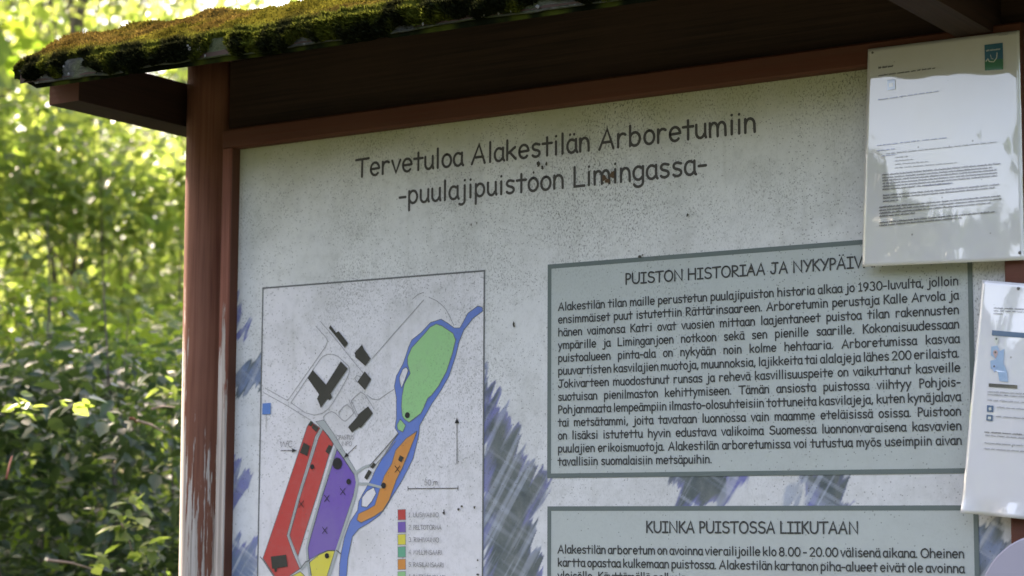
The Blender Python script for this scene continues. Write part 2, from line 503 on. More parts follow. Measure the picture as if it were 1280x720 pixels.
hh = np.where(st < 0, fh, np.maximum(moss_height(sx, st), np.clip(1 - st / .05, 0, 1) * front_h(sx, st * 0 - .001))) * np.sqrt(np.clip(ed, .05, 1))
base = np.stack([sx, sy + sny * (hh - .003), sz + snz * (hh - .003) - .006 * (1 - np.sqrt(ed))], -1)
dirv = np.stack([RNG.normal(0, .5, ns) - .6 * (ed < .6), sny * .9 + RNG.normal(0, .45, ns) - .1, snz * .8 + RNG.normal(0, .35, ns) + .15], -1)
dirv /= np.linalg.norm(dirv, axis=1)[:, None]
ln = RNG.uniform(.004, .011, ns)[:, None]
side = np.cross(dirv, RNG.normal(0, 1, (ns, 3))); side /= np.linalg.norm(side, axis=1)[:, None]
wd = RNG.uniform(.0009, .0022, ns)[:, None]
sc = moss_col(sx, st) * RNG.uniform(.6, 1.7, ns)[:, None]
base, dirv, ln, side, wd, sc = [a[keep] for a in (base, dirv, ln, side, wd, sc)]
k = len(base)
bv = np.stack([base - side * wd, base + side * wd, base + dirv * ln * .6 + side * wd * .8, base + dirv * ln, base + dirv * ln * .6 - side * wd * .8], 1).reshape(-1, 3)
bf = (np.arange(k)[:, None] * 5 + np.arange(5)[None, :])
bc = np.repeat(sc, 5, axis=0)
tag(mesh_obj('moss_shoots', bv, bf, m_moss, roof, col=bc), kind='stuff')
# lichen crust on the lip
lm = plain('pale_lichen', (.17, .17, .16), .95, .1)
mb = MB()
lc = [(random.uniform(RX0 + .05, RX1), random.uniform(.008, .03)) for _ in range(16)] + [(-.01, .012), (.09, .014), (.16, .02), (.30, .02)]
for i in range(60):
    c0, cs = random.choice(lc)
    x = random.gauss(c0, cs); t = random.uniform(-FR * .7, -.002)
    if not RX0 < x < RX1: continue
    y, z, a_, b_ = section(np.array(x), np.array(t))
    r = random.uniform(.0012, .0038)
    cx, cy, cz = x, float(y) - .0015 - .010 * random.random() * (t + FR) / FR, float(z)
    ring = [(cx + r * random.uniform(.4, 1.4) * math.cos(q), cy + .0008, cz + r * random.uniform(.4, 1.4) * math.sin(q)) for q in np.linspace(0, 2 * math.pi, 9)[:-1]]
    mb.add([(cx, cy - .0010, cz)] + ring, [(0, 1 + q, 1 + (q + 1) % 8) for q in range(8)])
tag(mb.build('lichen', lm, roof), kind='stuff')

# ------------------------------------------------------------------ stroke lettering (rounded informal hand)
def A(cx, cy, rx, ry, a0, a1, n=None):
    n = n or max(5, int(abs(a1 - a0) / 22) + 1)
    return [(cx + rx * math.cos(math.radians(a)), cy + ry * math.sin(math.radians(a))) for a in np.linspace(a0, a1, n)]
def dot(x, y): return [(x, y), (x + .004, y + .004)]
G = {
 'a': (.51, [A(.24, .25, .185, .25, 55, 320), [(.415, .50), (.415, .15), (.44, .04), (.475, .0)]]),
 'b': (.59, [[(.09, .76), (.09, .01)], A(.28, .25, .2, .25, 150, -165)]),
 'c': (.51, [A(.27, .255, .205, .255, 48, 318)]),
 'd': (.59, [[(.48, .76), (.48, .01)], A(.27, .25, .21, .25, 35, 325)]),
 'e': (.55, [[(.085, .26), (.46, .275)] + A(.27, .26, .2, .255, 5, 315)[0:]]),
 'f': (.50, [A(.33, .56, .13, .19, 65, 180) + [(.2, .0)], [(.05, .44), (.42, .45)]]),
 'g': (.53, [A(.25, .26, .19, .245, 50, 325), [(.43, .5), (.43, -.08)] + A(.25, -.09, .18, .155, 0, -160)]),
 'h': (.58, [[(.09, .76), (.09, .01)], [(.09, .30)] + A(.29, .3, .18, .21, 150, 10) + [(.475, .01)]]),
 'i': (.28, [[(.135, .5), (.135, .01)], dot(.135, .70)]),
 'j': (.34, [[(.22, .5), (.22, -.1)] + A(.08, -.1, .14, .14, 0, -130), dot(.22, .70)]),
 'k': (.54, [[(.09, .76), (.09, .01)], [(.43, .47), (.11, .24)], [(.2, .29), (.46, .01)]]),
 'l': (.275, [[(.13, .77), (.13, .01)]]),
 'm': (.78, [[(.08, .5), (.09, .01)], [(.09, .27)] + A(.235, .3, .14, .2, 150, 10) + [(.38, .01)], [(.38, .27)] + A(.53, .3, .14, .2, 150, 10) + [(.68, .01)]]),
 'n': (.525, [[(.085, .5), (.085, .01)], [(.085, .28)] + A(.26, .29, .165, .215, 150, 10) + [(.435, .01)]]),
 'o': (.53, [A(.265, .25, .195, .25, 90, 450, 17)]),
 'p': (.535, [[(.09, .5), (.09, -.26)], A(.27, .26, .185, .245, 150, -160)]),
 'q': (.52, [A(.25, .26, .185, .245, 40, 325), [(.43, .5), (.43, -.26)]]),
 'r': (.48, [[(.085, .5), (.085, .01)], [(.085, .27)] + A(.27, .29, .17, .21, 150, 50)]),
 's': (.485, [[(.39, .46)] + A(.235, .385, .135, .115, 60, 245) + A(.235, .13, .16, .125, 75, -150)]),
 't': (.47, [[(.23, .70), (.23, .01)], [(.035, .47), (.43, .47)]]),
 'u': (.52, [[(.08, .5), (.08, .22)] + A(.235, .2, .155, .195, 180, 340), [(.42, .5), (.42, .1), (.45, .01)]]),
 'v': (.485, [[(.05, .5), (.23, .01), (.43, .5)]]),
 'w': (.68, [[(.05, .5), (.17, .01), (.33, .43), (.49, .01), (.63, .5)]]),
 'y': (.52, [[(.05, .5), (.25, .04)], [(.45, .5), (.12, -.26)]]),
 'A': (.73, [[(.05, .0), (.37, .74), (.62, .0)], [(.17, .25), (.54, .25)]]),
 'B': (.63, [[(.1, .0), (.1, .72)], [(.1, .72)] + A(.26, .57, .2, .15, 80, -80) + [(.12, .42)], [(.26, .42)] + A(.3, .21, .23, .21, 80, -90) + [(.1, .0)]]),
 'C': (.60, [A(.36, .36, .29, .37, 50, 310)]),
 'D': (.72, [[(.1, .0), (.1, .72), (.22, .72)] + A(.22, .36, .4, .36, 80, -80) + [(.1, .0)]]),
 'E': (.62, [[(.54, .71), (.1, .71), (.1, .01), (.55, .01)], [(.1, .38), (.48, .38)]]),
 'F': (.60, [[(.54, .71), (.1, .71), (.1, .0)], [(.1, .38), (.46, .38)]]),
 'G': (.68, [A(.36, .36, .29, .37, 55, 350) + [(.64, .30), (.40, .30)]]),
 'H': (.75, [[(.1, .73), (.1, .0)], [(.63, .73), (.63, .0)], [(.1, .38), (.63, .38)]]),
 'I': (.53, [[(.06, .71), (.46, .71)], [(.26, .71), (.26, .01)], [(.05, .01), (.47, .01)]]),
 'J': (.65, [[(.16, .71), (.6, .71)], [(.41, .71), (.41, .2)] + A(.24, .19, .17, .185, 0, -170)]),
 'K': (.61, [[(.1, .74), (.1, .0)], [(.52, .73), (.1, .35)], [(.19, .43), (.56, .0)]]),
 'L': (.55, [[(.1, .74), (.1, .01), (.5, .01)]]),
 'M': (.86, [[(.07, .0), (.2, .72), (.43, .12), (.64, .72), (.79, .0)]]),
 'N': (.78, [[(.1, .0), (.1, .72), (.66, .0), (.66, .74)]]),
 'O': (.78, [A(.39, .36, .32, .365, 90, 450, 21)]),
 'P': (.53, [[(.1, .73), (.1, .0)], [(.1, .72)] + A(.25, .53, .21, .19, 80, -90) + [(.1, .33)]]),
 'R': (.63, [[(.1, .73), (.1, .0)], [(.1, .72)] + A(.27, .545, .22, .17, 80, -90) + [(.12, .37), (.56, .0)]]),
 'S': (.66, [[(.55, .66)] + A(.34, .55, .22, .175, 50, 250) + A(.33, .19, .25, .185, 75, -155)]),
 'T': (.67, [[(.03, .70), (.64, .72)], [(.33, .71), (.32, .0)]]),
 'U': (.73, [[(.09, .73), (.09, .28)] + A(.36, .28, .27, .28, 180, 360) + [(.63, .73)]]),
 '|': (.24, [[(.12, .72), (.12, .01)]]),
 'V': (.65, [[(.05, .73), (.3, .0), (.6, .73)]]),
 'W': (1.04, [[(.05, .73), (.25, .0), (.51, .67), (.75, .0), (.99, .73)]]),
 'Y': (.63, [[(.05, .73), (.31, .36)], [(.59, .73), (.22, .0)]]),
 '0': (.61, [A(.305, .36, .235, .365, 90, 450, 19)]),
 '1': (.45, [[(.1, .58), (.24, .73), (.24, .01)], [(.1, .01), (.38, .01)]]),
 '2': (.61, [A(.28, .53, .2, .195, 160, -25) + [(.09, .01), (.51, .01)]]),
 '3': (.61, [A(.27, .55, .19, .18, 140, -80) + A(.27, .19, .23, .195, 75, -150)]),
 '4': (.61, [[(.46, .0), (.42, .73), (.06, .24), (.56, .24)]]),
 '5': (.61, [[(.48, .72), (.17, .72), (.13, .42)] + A(.28, .23, .23, .22, 115, -150)]),
 '6': (.61, [[(.42, .73)] + A(.44, .24, .35, .36, 120, 180, 5) + A(.29, .22, .2, .215, 180, 530, 15)]),
 '8': (.61, [A(.3, .54, .18, .18, 270, -90, 15), A(.3, .18, .22, .185, 90, 450, 15)]),
 '9': (.61, [A(.28, .5, .19, .21, 10, 350, 14), [(.49, .58), (.47, .3), (.22, .0)]]),
 '.': (.25, [dot(.10, .025)]), ',': (.277, [[(.15, .07), (.08, -.1)]]), '-': (.416, [[(.07, .29), (.34, .29)]]),
}
for lo, up in (('a', 'A'), ('o', 'O')):
    w, s = G[lo]; G['ä' if lo == 'a' else 'ö'] = (w, s + [dot(.17, .69), dot(.34, .69)])
    w, s = G[up]; G['Ä' if up == 'A' else 'Ö'] = (w, s + [dot(w / 2 - .13, .89), dot(w / 2 + .13, .89)])

def adv(word): return sum(G[c][0] for c in word)
def lay(text, em, x0, z0, width=None, xs=1.0, justify=False):
    """strokes of one line; with justify the gaps between words take up the slack, else the whole line is squeezed to width"""
    words = text.split(' '); out = []
    sp = .30 * em * xs
    nat = sum(adv(w) for w in words) * em * xs
    if width and justify and len(words) > 1: sp = (width - nat) / (len(words) - 1)
    elif width:
        k = width / (nat + sp * (len(words) - 1)); xs *= k; sp *= k
    x = x0
    for w in words:
        for c in w:
            a, ss = G[c]
            jz = random.uniform(-.004, .004) * em
            for s in ss: out.append([(x + px * em * xs, z0 + jz + pz * em) for px, pz in s])
            x += a * em * xs
        x += sp
    return out
def ribbons(strokes, w, off, place=None, mb=None, m=0):
    """flat rounded pen strokes of width w on the board plane, off metres in front of it"""
    mb = mb or MB(); place = place or (lambda x, z, o: (x, -o, z))
    for si, s in enumerate(strokes):
        p = [np.array(q, float) for q in s]
        p = [p[0]] + [b for a, b in zip(p, p[1:]) if np.linalg.norm(b - a) > 1e-6]
        if len(p) < 2: p.append(p[0] + [w * .05, 0])
        o = off + (si % 7) * 1.2e-5
        n = len(p); Lp, Rp = [], []
        for i in range(n):
            d0 = p[i] - p[i - 1] if i else p[1] - p[0]
            d1 = p[i + 1] - p[i] if i < n - 1 else d0
            d0 = d0 / np.linalg.norm(d0); d1 = d1 / np.linalg.norm(d1)
            n0 = np.array([-d0[1], d0[0]]); n1 = np.array([-d1[1], d1[0]])
            mm = n0 + n1; l = np.linalg.norm(mm)
            mm = n0 if l < .3 else mm / l
            k = min(1 / max(.45, float(mm @ n0)), 1.6) * w / 2
            Lp.append(p[i] + mm * k); Rp.append(p[i] - mm * k)
        b = len(mb.v)
        for i in range(n): mb.v += [place(*Lp[i], o), place(*Rp[i], o)]
        for i in range(n - 1):
            mb.f.append((b + 2 * i + 1, b + 2 * i + 3, b + 2 * i + 2, b + 2 * i)); mb.m.append(m)
        for e, (q, d) in enumerate(((p[0], p[0] - p[1]), (p[-1], p[-1] - p[-2]))):
            a0 = math.atan2(d[1], d[0]); c = len(mb.v)
            for t in np.linspace(-90, 90, 6):
                a = a0 + math.radians(t)
                mb.v.append(place(q[0] + w / 2 * math.cos(a), q[1] + w / 2 * math.sin(a), o))
            mb.f.append(tuple(range(c, c + 6))); mb.m.append(m)
    return mb
def poly(mb, pts, off, m=0, place=None):
    place = place or (lambda x, z, o: (x, -o, z))
    from mathutils.geometry import tessellate_polygon
    tri = tessellate_polygon([[Vector((x, z, 0)) for x, z in pts]])
    v = [place(x, z, off) for x, z in pts]
    def area(t): (a, b, c) = [pts[i] for i in t]; return (b[0] - a[0]) * (c[1] - a[1]) - (c[0] - a[0]) * (b[1] - a[1])
    mb.add(v, [t if area(t) > 0 else t[::-1] for t in tri], m)
def rect(mb, x0, x1, z0, z1, off, m=0, place=None): poly(mb, [(x0, z0), (x1, z0), (x1, z1), (x0, z1)], off, m, place)
def disc(mb, x, z, rx, rz, off, m=0, place=None):
    poly(mb, [(x + rx * math.cos(a), z + rz * math.sin(a)) for a in np.linspace(0, 2 * math.pi, 19)[:-1]], off, m, place)
def W(pts): return [plane_pt(*p) for p in pts]

# ------------------------------------------------------------------ printed sheet with the watercolour wash
gx = np.arange(-.003, 1.3445, .0019); gz = np.arange(.928, 2.2405, .0019)
PXg, PZg = np.meshgrid(gx, gz)
base = np.array([.635, .64, .625])
col = np.ones(PXg.shape + (3,)) * base
tint = fbm(PXg * 5, PZg * 5, 4)[..., None]
col *= .93 + .14 * tint
col[..., 2] *= (1.0 + .03 * np.clip(1.9 - PZg, -.3, .4) / .4)
def inside(poly_pts, x, z):
    r = np.zeros(x.shape, bool); n = len(poly_pts)
    for i in range(n):
        (x0, z0), (x1, z1) = poly_pts[i], poly_pts[(i + 1) % n]
        c = ((z0 > z) != (z1 > z))
        r ^= c & (x < (x1 - x0) * (z - z0) / ((z1 - z0) if z1 != z0 else 1e-9) + x0)
    return r
def edge_dist(poly_pts, x, z):
    d = np.full(x.shape, 9.0); n = len(poly_pts)
    for i in range(n):
        a = np.array(poly_pts[i]); b = np.array(poly_pts[(i + 1) % n]); ab = b - a
        t = np.clip(((x - a[0]) * ab[0] + (z - a[1]) * ab[1]) / (ab @ ab + 1e-12), 0, 1)
        d = np.minimum(d, np.hypot(x - a[0] - t * ab[0], z - a[1] - t * ab[1]))
    return d
def wash(px_poly, core, rim, light, ang=58, ragged=.010, rimw=.016, hatch=.55, cross=.25):
    P = W(px_poly)
    ca, sa = math.cos(math.radians(ang)), math.sin(math.radians(ang))
    al = PXg * ca + PZg * sa; ac = -PXg * sa + PZg * ca           # along / across the brush
    jag = (fbm(al * 14, ac * 130, 3) - .5) * ragged * 5.5
    x = PXg + jag * ca; z = PZg + jag * sa
    ins = inside(P, x, z); d = edge_dist(P, x, z)
    f = np.where(ins, np.clip(d / .004, 0, 1), 0)
    k = np.clip(d / rimw + (fbm(al * 9, ac * 110, 3) - .5) * 2.0, 0, 1)[..., None]
    c = np.array(rim) + (np.array(core) - np.array(rim)) * k
    s1 = np.clip((fbm(al * 6 + 40, ac * 120 + 7, 3) - .54) * 7, 0, 1) * hatch
    s2 = np.clip((fbm(ac * 7 + 3, al * 130 + 9, 3) - .55) * 7, 0, 1) * cross
    c = c + (np.array(light) - c) * np.clip(s1 + s2, 0, 1)[..., None]
    c = c * (.86 + .28 * fbm(PXg * 60, PZg * 60, 2))[..., None]
    global col
    col = col + (c - col) * f[..., None]
SLATE = (.085, .108, .112); VIO = (.175, .185, .40); PALE = (.36, .40, .47); BLUE = (.16, .215, .33); WHT = (.52, .54, .57)
wash([(600, 455), (622, 478), (634, 510), (650, 545), (655, 570), (676, 580), (690, 600), (682, 628), (664, 650), (674, 690), (690, 730), (690, 1000), (600, 1000)], SLATE, VIO, PALE, ragged=.014, rimw=.022, hatch=.6, cross=.25)
wash([(288, 366), (300, 372), (306, 385), (298, 412), (313, 400), (312, 420), (288, 432)], VIO, VIO, PALE, hatch=.6, cross=.3)
wash([(288, 470), (308, 450), (330, 440), (330, 488), (300, 495), (284, 492)], BLUE, SLATE, PALE, hatch=.6, cross=.3)
wash([(284, 565), (298, 572), (306, 590), (316, 595), (306, 622), (284, 644)], VIO, VIO, PALE, hatch=.6, cross=.3)
wash([(284, 672), (302, 676), (324, 668), (324, 900), (284, 900)], BLUE, VIO, WHT, hatch=.9, cross=.6)
wash([(838, 570), (930, 570), (922, 612), (905, 640), (840, 640), (846, 618), (838, 605)], SLATE, VIO, PALE, hatch=.6, cross=.5)
wash([(905, 585), (928, 590), (936, 606), (912, 622)], VIO, VIO, WHT, hatch=.5)
wash([(985, 570), (1062, 570), (1058, 605), (1064, 640), (1002, 640), (1010, 615), (996, 604)], SLATE, VIO, PALE, hatch=.55, cross=.5)
wash([(975, 618), (1000, 600), (1006, 640), (970, 640)], PALE, PALE, WHT, hatch=.6)
wash([(1216, 652), (1262, 640), (1255, 672), (1268, 676), (1250, 715), (1245, 900), (1216, 900)], BLUE, SLATE, WHT, hatch=.5, cross=.45)
nxg, nzg = len(gx), len(gz)
pv = np.stack([PXg, np.zeros_like(PXg), PZg], -1).reshape(-1, 3)
idx = np.arange(nxg * nzg).reshape(nzg, nxg)
pf = np.stack([idx[:-1, :-1], idx[:-1, 1:], idx[1:, 1:], idx[1:, :-1]], -1).reshape(-1, 4)
sheet = mesh_obj('printed_panel', pv, pf, m_panel, board, col=col.reshape(-1, 3))
# the sheet's thickness behind it
mb = MB(); mb.box(-.0015, 1.342, .0012, .0055, .9305, 2.2375); mb.build('panel_core', plain('panel_edge', (.5, .5, .48)), board)

# title
w = .0032
t = lay('Tervetuloa Alakestilän Arboretumiin', .0405, .2465, 2.1678, .7275)
t += lay('-puulajipuistoon Limingassa-', .0405, .334, 2.1150, .560)
ribbons(t, w * 1.34, .0006).build('title_lettering', m_title, sheet)

def text_box(x0, x1, z0, z1, bw, heading, hx, hz, hw, hem, lines, zl, pitch, em):
    mb = MB()
    rect(mb, x0 + bw * .5, x1 - bw * .5, z0 + bw * .5, z1 - bw * .5, .0005, 0)
    for (a, b, c, d) in ((x0, x1, z1 - bw, z1), (x0, x1, z0, z0 + bw), (x0, x0 + bw, z0 + bw, z1 - bw), (x1 - bw, x1, z0 + bw, z1 - bw)):
        rect(mb, a, b, c, d, .0008, 1)
    mb.build('text_field', [m_box, m_line], sheet)
    ribbons(lay(heading, hem, hx, hz, hw), hem * .115, .0012).build('heading_lettering', m_ink, sheet)
    st = []
    X0, X1 = .6375, 1.2722
    xs = min(((X1 - X0) - .185 * em * (len(s.split(' ')) - 1)) / (sum(adv(q) for q in s.split(' ')) * em) for s in lines)
    for i, s in enumerate(lines):
        last = i == len(lines) - 1
        st += lay(s, em, X0, zl - pitch * i, None if last else X1 - X0, xs, not last)
    ribbons(st, em * .124, .0012).build('body_lettering', m_ink, sheet)
HIST = ['Alakestilän tilan maille perustetun puulajipuiston historia alkaa jo 1930-luvulta, jolloin',
 'ensimmäiset puut istutettiin Rättärinsaareen. Arboretumin perustaja Kalle Arvola ja',
 'hänen vaimonsa Katri ovat vuosien mittaan laajentaneet puistoa tilan rakennusten',
 'ympärille ja Liminganjoen notkoon sekä sen pienille saarille. Kokonaisuudessaan',
 'puistoalueen pinta-ala on nykyään noin kolme hehtaaria. Arboretumissa kasvaa',
 'puuvartisten kasvilajien muotoja, muunnoksia, lajikkeita tai alalajeja lähes 200 erilaista.',
 'Jokivarteen muodostunut runsas ja rehevä kasvillisuuspeite on vaikuttanut kasveille',
 'suotuisan pienilmaston kehittymiseen. Tämän ansiosta puistossa viihtyy Pohjois-',
 'Pohjanmaata lempeämpiin ilmasto-olosuhteisiin tottuneita kasvilajeja, kuten kynäjalava',
 'tai metsätammi, joita tavataan luonnossa vain maamme eteläisissä osissa. Puistoon',
 'on lisäksi istutettu hyvin edustava valikoima Suomessa luonnonvaraisena kasvavien',
 'puulajien erikoismuotoja. Alakestilän arboretumissa voi tutustua myös useimpiin aivan',
 'tavallisiin suomalaisiin metsäpuihin.']
KUIN = ['Alakestilän arboretum on avoinna vierailijoille klo 8.00 - 20.00 välisenä aikana. Oheinen',
 'kartta opastaa kulkemaan puistossa. Alakestilän kartanon piha-alueet eivät ole avoinna',
 'yleisölle. Käyttämällä polkuja']
text_box(.6186, 1.2915, 1.6757, 1.9993, .0068, 'PUISTON HISTORIAA JA NYKYPÄIVÄÄ', .7545, 1.9606, .411, .0215, HIST, 1.9278, .01944, .0158)
text_box(.6192, 1.2922, 1.02, 1.6335, .0068, 'KUINKA PUISTOSSA LIIKUTAAN', .7885, 1.5955, .334, .0215, KUIN, 1.5642, .0194, .0158)

# ------------------------------------------------------------------ the map
MM = [m_map, m_mframe, m_ml, m_mred, m_mpur, m_myel, m_mgreen, m_mteal, m_mora, m_mblue, m_mgrey, m_mbuild, m_mblack, m_mtext, m_mpost]
(K_PAPER, K_FRAME, K_LINE, K_RED, K_PUR, K_YEL, K_GRN, K_TEAL, K_ORA, K_BLU, K_GREY, K_BLD, K_BLK, K_TXT, K_SIGN) = range(15)
mb = MB()
MX0, MX1, MZ0, MZ1 = .0550, .5022, 1.33, 1.9975
rect(mb, MX0, MX1, MZ0, MZ1, .0004, K_PAPER)
ribbons([[(MX0, MZ0), (MX0, MZ1), (MX1, MZ1), (MX1, MZ0), (MX0, MZ0)]], .0027, .0007, mb=mb, m=K_FRAME)
mb.build('map_sheet', MM, sheet)
mb = MB()
def area(pts, m, off, line=True, lw=.0012):
    p = W(pts); poly(mb, p, off, m)
    if line: ribbons([p + [p[0]]], lw, off + .0001, mb=mb, m=K_FRAME)
def path(pts, wpx, m, off): ribbons([W(pts)], wpx * .00135, off, mb=mb, m=m)
# river with its islands
river = [(597.5, 382.5), (585, 391.7), (579, 403.3), (575, 410), (568.3, 410), (560, 404), (551.7, 399), (538.3, 403.3), (526.7, 415.8), (515, 425), (511, 434), (507.5, 445), (504, 455), (495.8, 470), (493.3, 483), (495.8, 496.7), (495.8, 523.3), (494, 535), (498.3, 541.7), (481.7, 566.7), (470, 586.7), (465, 598), (454, 617), (448.8, 627), (447.3, 638), (438, 652), (431, 671.4), (427, 690), (424.8, 705), (423.5, 740), (422, 780), (432, 780), (432.8, 740), (433.6, 720), (435.3, 697.8), (440.8, 671), (449, 661), (462, 653.5), (475, 644), (484, 632), (491, 620), (503.3, 600), (516.7, 573.3), (524, 543), (525, 531.7), (540, 505), (551, 489), (561.7, 470), (570, 445), (574, 428), (580, 413), (591.7, 398), (604, 388.8), (603, 384)]
area(river, K_BLU, .0007)
green = [(545.8, 405), (553, 407.5), (566.7, 416.7), (570, 425), (566, 441.7), (558.3, 465), (549, 482), (540, 494), (535, 498), (530, 510), (526.7, 516.7), (511.7, 528), (506, 524), (503.3, 520), (502.3, 508), (503, 495), (505.8, 480), (509, 474), (513.3, 466.7), (510, 455), (510, 446.7), (515, 435), (531.7, 416.7), (538, 409)]
area(green, K_GRN, .0010)
area([(508.3, 459), (510.8, 463), (507, 474), (502.5, 485), (500.5, 478), (500, 471.7), (504, 461.7)], K_PAPER, .0012)
area([(500.8, 524), (507.5, 531.7), (504, 540), (497.8, 537), (496.9, 531)], K_GRN, .0010)
area([(521.7, 539), (518, 549), (511.7, 565), (503.3, 585), (495.8, 600), (487, 625), (479, 638), (469, 645), (451.7, 653.5), (446.5, 650), (448.8, 642), (460, 637), (469, 631.5), (475, 612), (481, 594.6), (490, 580), (495, 563), (508.3, 548)], K_ORA, .0010)
area([(467.7, 609), (470.6, 617), (465, 627), (459, 634), (452.5, 633), (453, 622), (459, 614)], K_PAPER, .0010)
# parcels
area([(389.4, 527), (400.6, 535), (394.3, 545.5), (387, 572), (372.4, 620), (359, 669.5), (367, 692), (375.2, 711), (363, 719.3), (352, 732), (343.6, 720), (329, 697.8), (355.4, 620), (384.6, 532.5)], K_RED, .0007)
area([(403.8, 537), (410, 544), (417.2, 555), (411.7, 568.6), (396.4, 620), (384.5, 657), (372.8, 695.7), (368, 685), (362.4, 669), (375.9, 620), (398.5, 547.5)], K_RED, .0007)
area([(421.4, 561.7), (430, 573), (443.6, 594), (445.7, 603), (442, 620), (431, 653), (420, 688), (410.3, 688), (399, 692.5), (386.7, 699.9), (385, 685.3), (388, 674), (403.3, 620), (415.8, 581)], K_PUR, .0007)
area([(410.3, 688.5), (419, 688.5), (408, 724), (399, 752), (388, 745), (391, 728), (387.2, 703), (399, 693.5)], K_YEL, .0007)
area([(375.6, 714.5), (381, 719.5), (376, 735), (356, 738), (363, 721)], K_YEL, .0007)
# paths
area([(395, 527), (405.4, 524.9), (420, 546), (446.4, 590.5), (442, 592), (425, 566), (419, 558), (417.5, 555), (404, 536.5)], K_GREY, .0007, lw=.0008)
path([(402.2, 536), (396.3, 546), (373.8, 620), (360.8, 669), (375.5, 705), (378, 712)], 2.3, K_GREY, .0013)
path([(419.3, 561), (401.5, 620), (387.4, 670), (384, 685), (385, 702), (388, 722)], 3.2, K_GREY, .0013)
path([(445, 591), (447, 603), (444.3, 620), (433, 654), (421.5, 688), (411.5, 722), (404, 748)], 4.0, K_GREY, .0013)
path([(446.5, 604.5), (460, 604.8), (476.5, 609)], 3.0, K_GREY, .0014)
path([(446, 590.5), (455, 584.5), (463.4, 581.5)], 3.2, K_GREY, .0014)
path([(378, 711), (386, 704)], 3.0, K_GREY, .00135)
path([(463, 582), (480, 563), (498, 542)], 1.3, K_FRAME, .0015)
path([(467, 584), (482, 568), (495, 551)], 1.0, K_LINE, .0015)
path([(376, 711), (383, 702), (388, 700.5)], 1.2, K_FRAME, .0016)
path([(421.5, 688), (426.5, 692)], 1.6, K_FRAME, .0016)
path([(326, 696), (329.5, 700), (344, 722)], 1.2, K_FRAME, .0016)
# thin road outlines
for r in ([(331.7, 485), (360, 500.8), (395.8, 450), (407.5, 433), (410, 426.7), (408.3, 422.5), (395, 407.5)],
          [(400.8, 401.7), (420, 424), (440, 449), (454, 465.8)], [(330, 490.8), (360, 507.5), (388.3, 525)],
          [(364, 503.3), (400, 450), (404, 445.5), (410, 443), (417, 443), (423.3, 445.8), (436.7, 458.3), (437.5, 464), (435, 471.7), (416.7, 503.3), (411, 511), (403.3, 516.7), (393.3, 519), (381.7, 515.8), (364, 503.3)],
          [(405.4, 524.5), (404.7, 521), (406.7, 519), (411, 515.5), (415, 514.5), (420, 516.7), (428.3, 525), (432, 526.5), (435, 524), (442.5, 516.7), (440, 511), (434.2, 505.8), (430, 508), (424.2, 515), (424.5, 519)],
          [(439.6, 501), (446, 494), (451.7, 490), (457, 494), (468.3, 511.7)], [(439.6, 501), (447.5, 519)], [(436.7, 500), (446, 521)],
          [(465.8, 448), (500, 409), (530, 375)], [(516, 374), (523, 368), (530, 365.5)], [(536.7, 371.7), (546, 376), (553, 381.7), (558, 387), (563, 396.7), (567.7, 407)],
          [(459, 493.5), (466, 499), (473, 500), (483, 493), (493, 486.7)], [(452, 471), (446, 469.5), (444, 473), (447, 478)]):
    path(r, .80, K_LINE, .0009)
# buildings
for b in ([(391.7, 462.5), (408.3, 480.8), (426.7, 451.7), (435.3, 460.8), (414, 491.7), (416, 496.7), (412.5, 500.3), (410, 498.3), (401.7, 510), (400, 505), (397, 498.3), (399.5, 493), (385, 472.5)],
          [(414, 406.7), (420.8, 415.8), (424, 414), (435.8, 429), (431.7, 435), (420, 420), (411.7, 410)],
          [(453.3, 430.8), (455.8, 436.7), (464, 448.3), (457.5, 457.5), (445, 446.7), (444, 440.8)], [(456.7, 464), (464.7, 474), (456.7, 487.5), (447.5, 477.5)],
          [(460.8, 508), (466.7, 516.7), (451.7, 535), (449.5, 534), (440.8, 540.8), (435.8, 534), (446.7, 521.7), (449, 517.5)],
          [(380.4, 553), (388, 557.5), (384.6, 570), (375.6, 565.8)], [(411.7, 556), (415.8, 558), (411.7, 568), (407.5, 564.4)], [(389.4, 525.6), (392.6, 528.3), (389.4, 533), (385.7, 531)], [(392, 530), (399, 534.5), (396, 540), (390.5, 535)],
          [(339.4, 695.7), (358.2, 693.3), (360.3, 708), (340.8, 711)], [(343.5, 710), (347, 710), (346.5, 714.5), (344, 714.5)], [(500.8, 569), (505.3, 571.7), (502.5, 578), (498.3, 575)],
          [(456, 597), (461.5, 587), (465.5, 590), (459.5, 600)], [(463.5, 584), (468, 578), (471, 581), (467, 586)]):
    poly(mb, W(b), .0017, K_BLD)
for (x, y, r) in ((422.5, 579.4, 6.3), (391, 583.5, 2.8), (436.5, 602, 3.0), (480.3, 607, 3.1), (409.4, 694.7, 2.9), (510, 519, 3.2)):
    c = plane_pt(x, y); disc(mb, c[0], c[1], r * .00152, r * .00152 * .98, .0018, K_BLK)
for (x, y) in ((377.3, 630.2), (409.4, 623), (429.2, 614.4), (406.8, 662.9), (497.5, 586.4)):
    path([(x - 3, y - 4), (x + 3, y + 4)], .85, K_BLK, .0018); path([(x + 3, y - 4), (x - 3, y + 4)], .85, K_BLK, .00185)
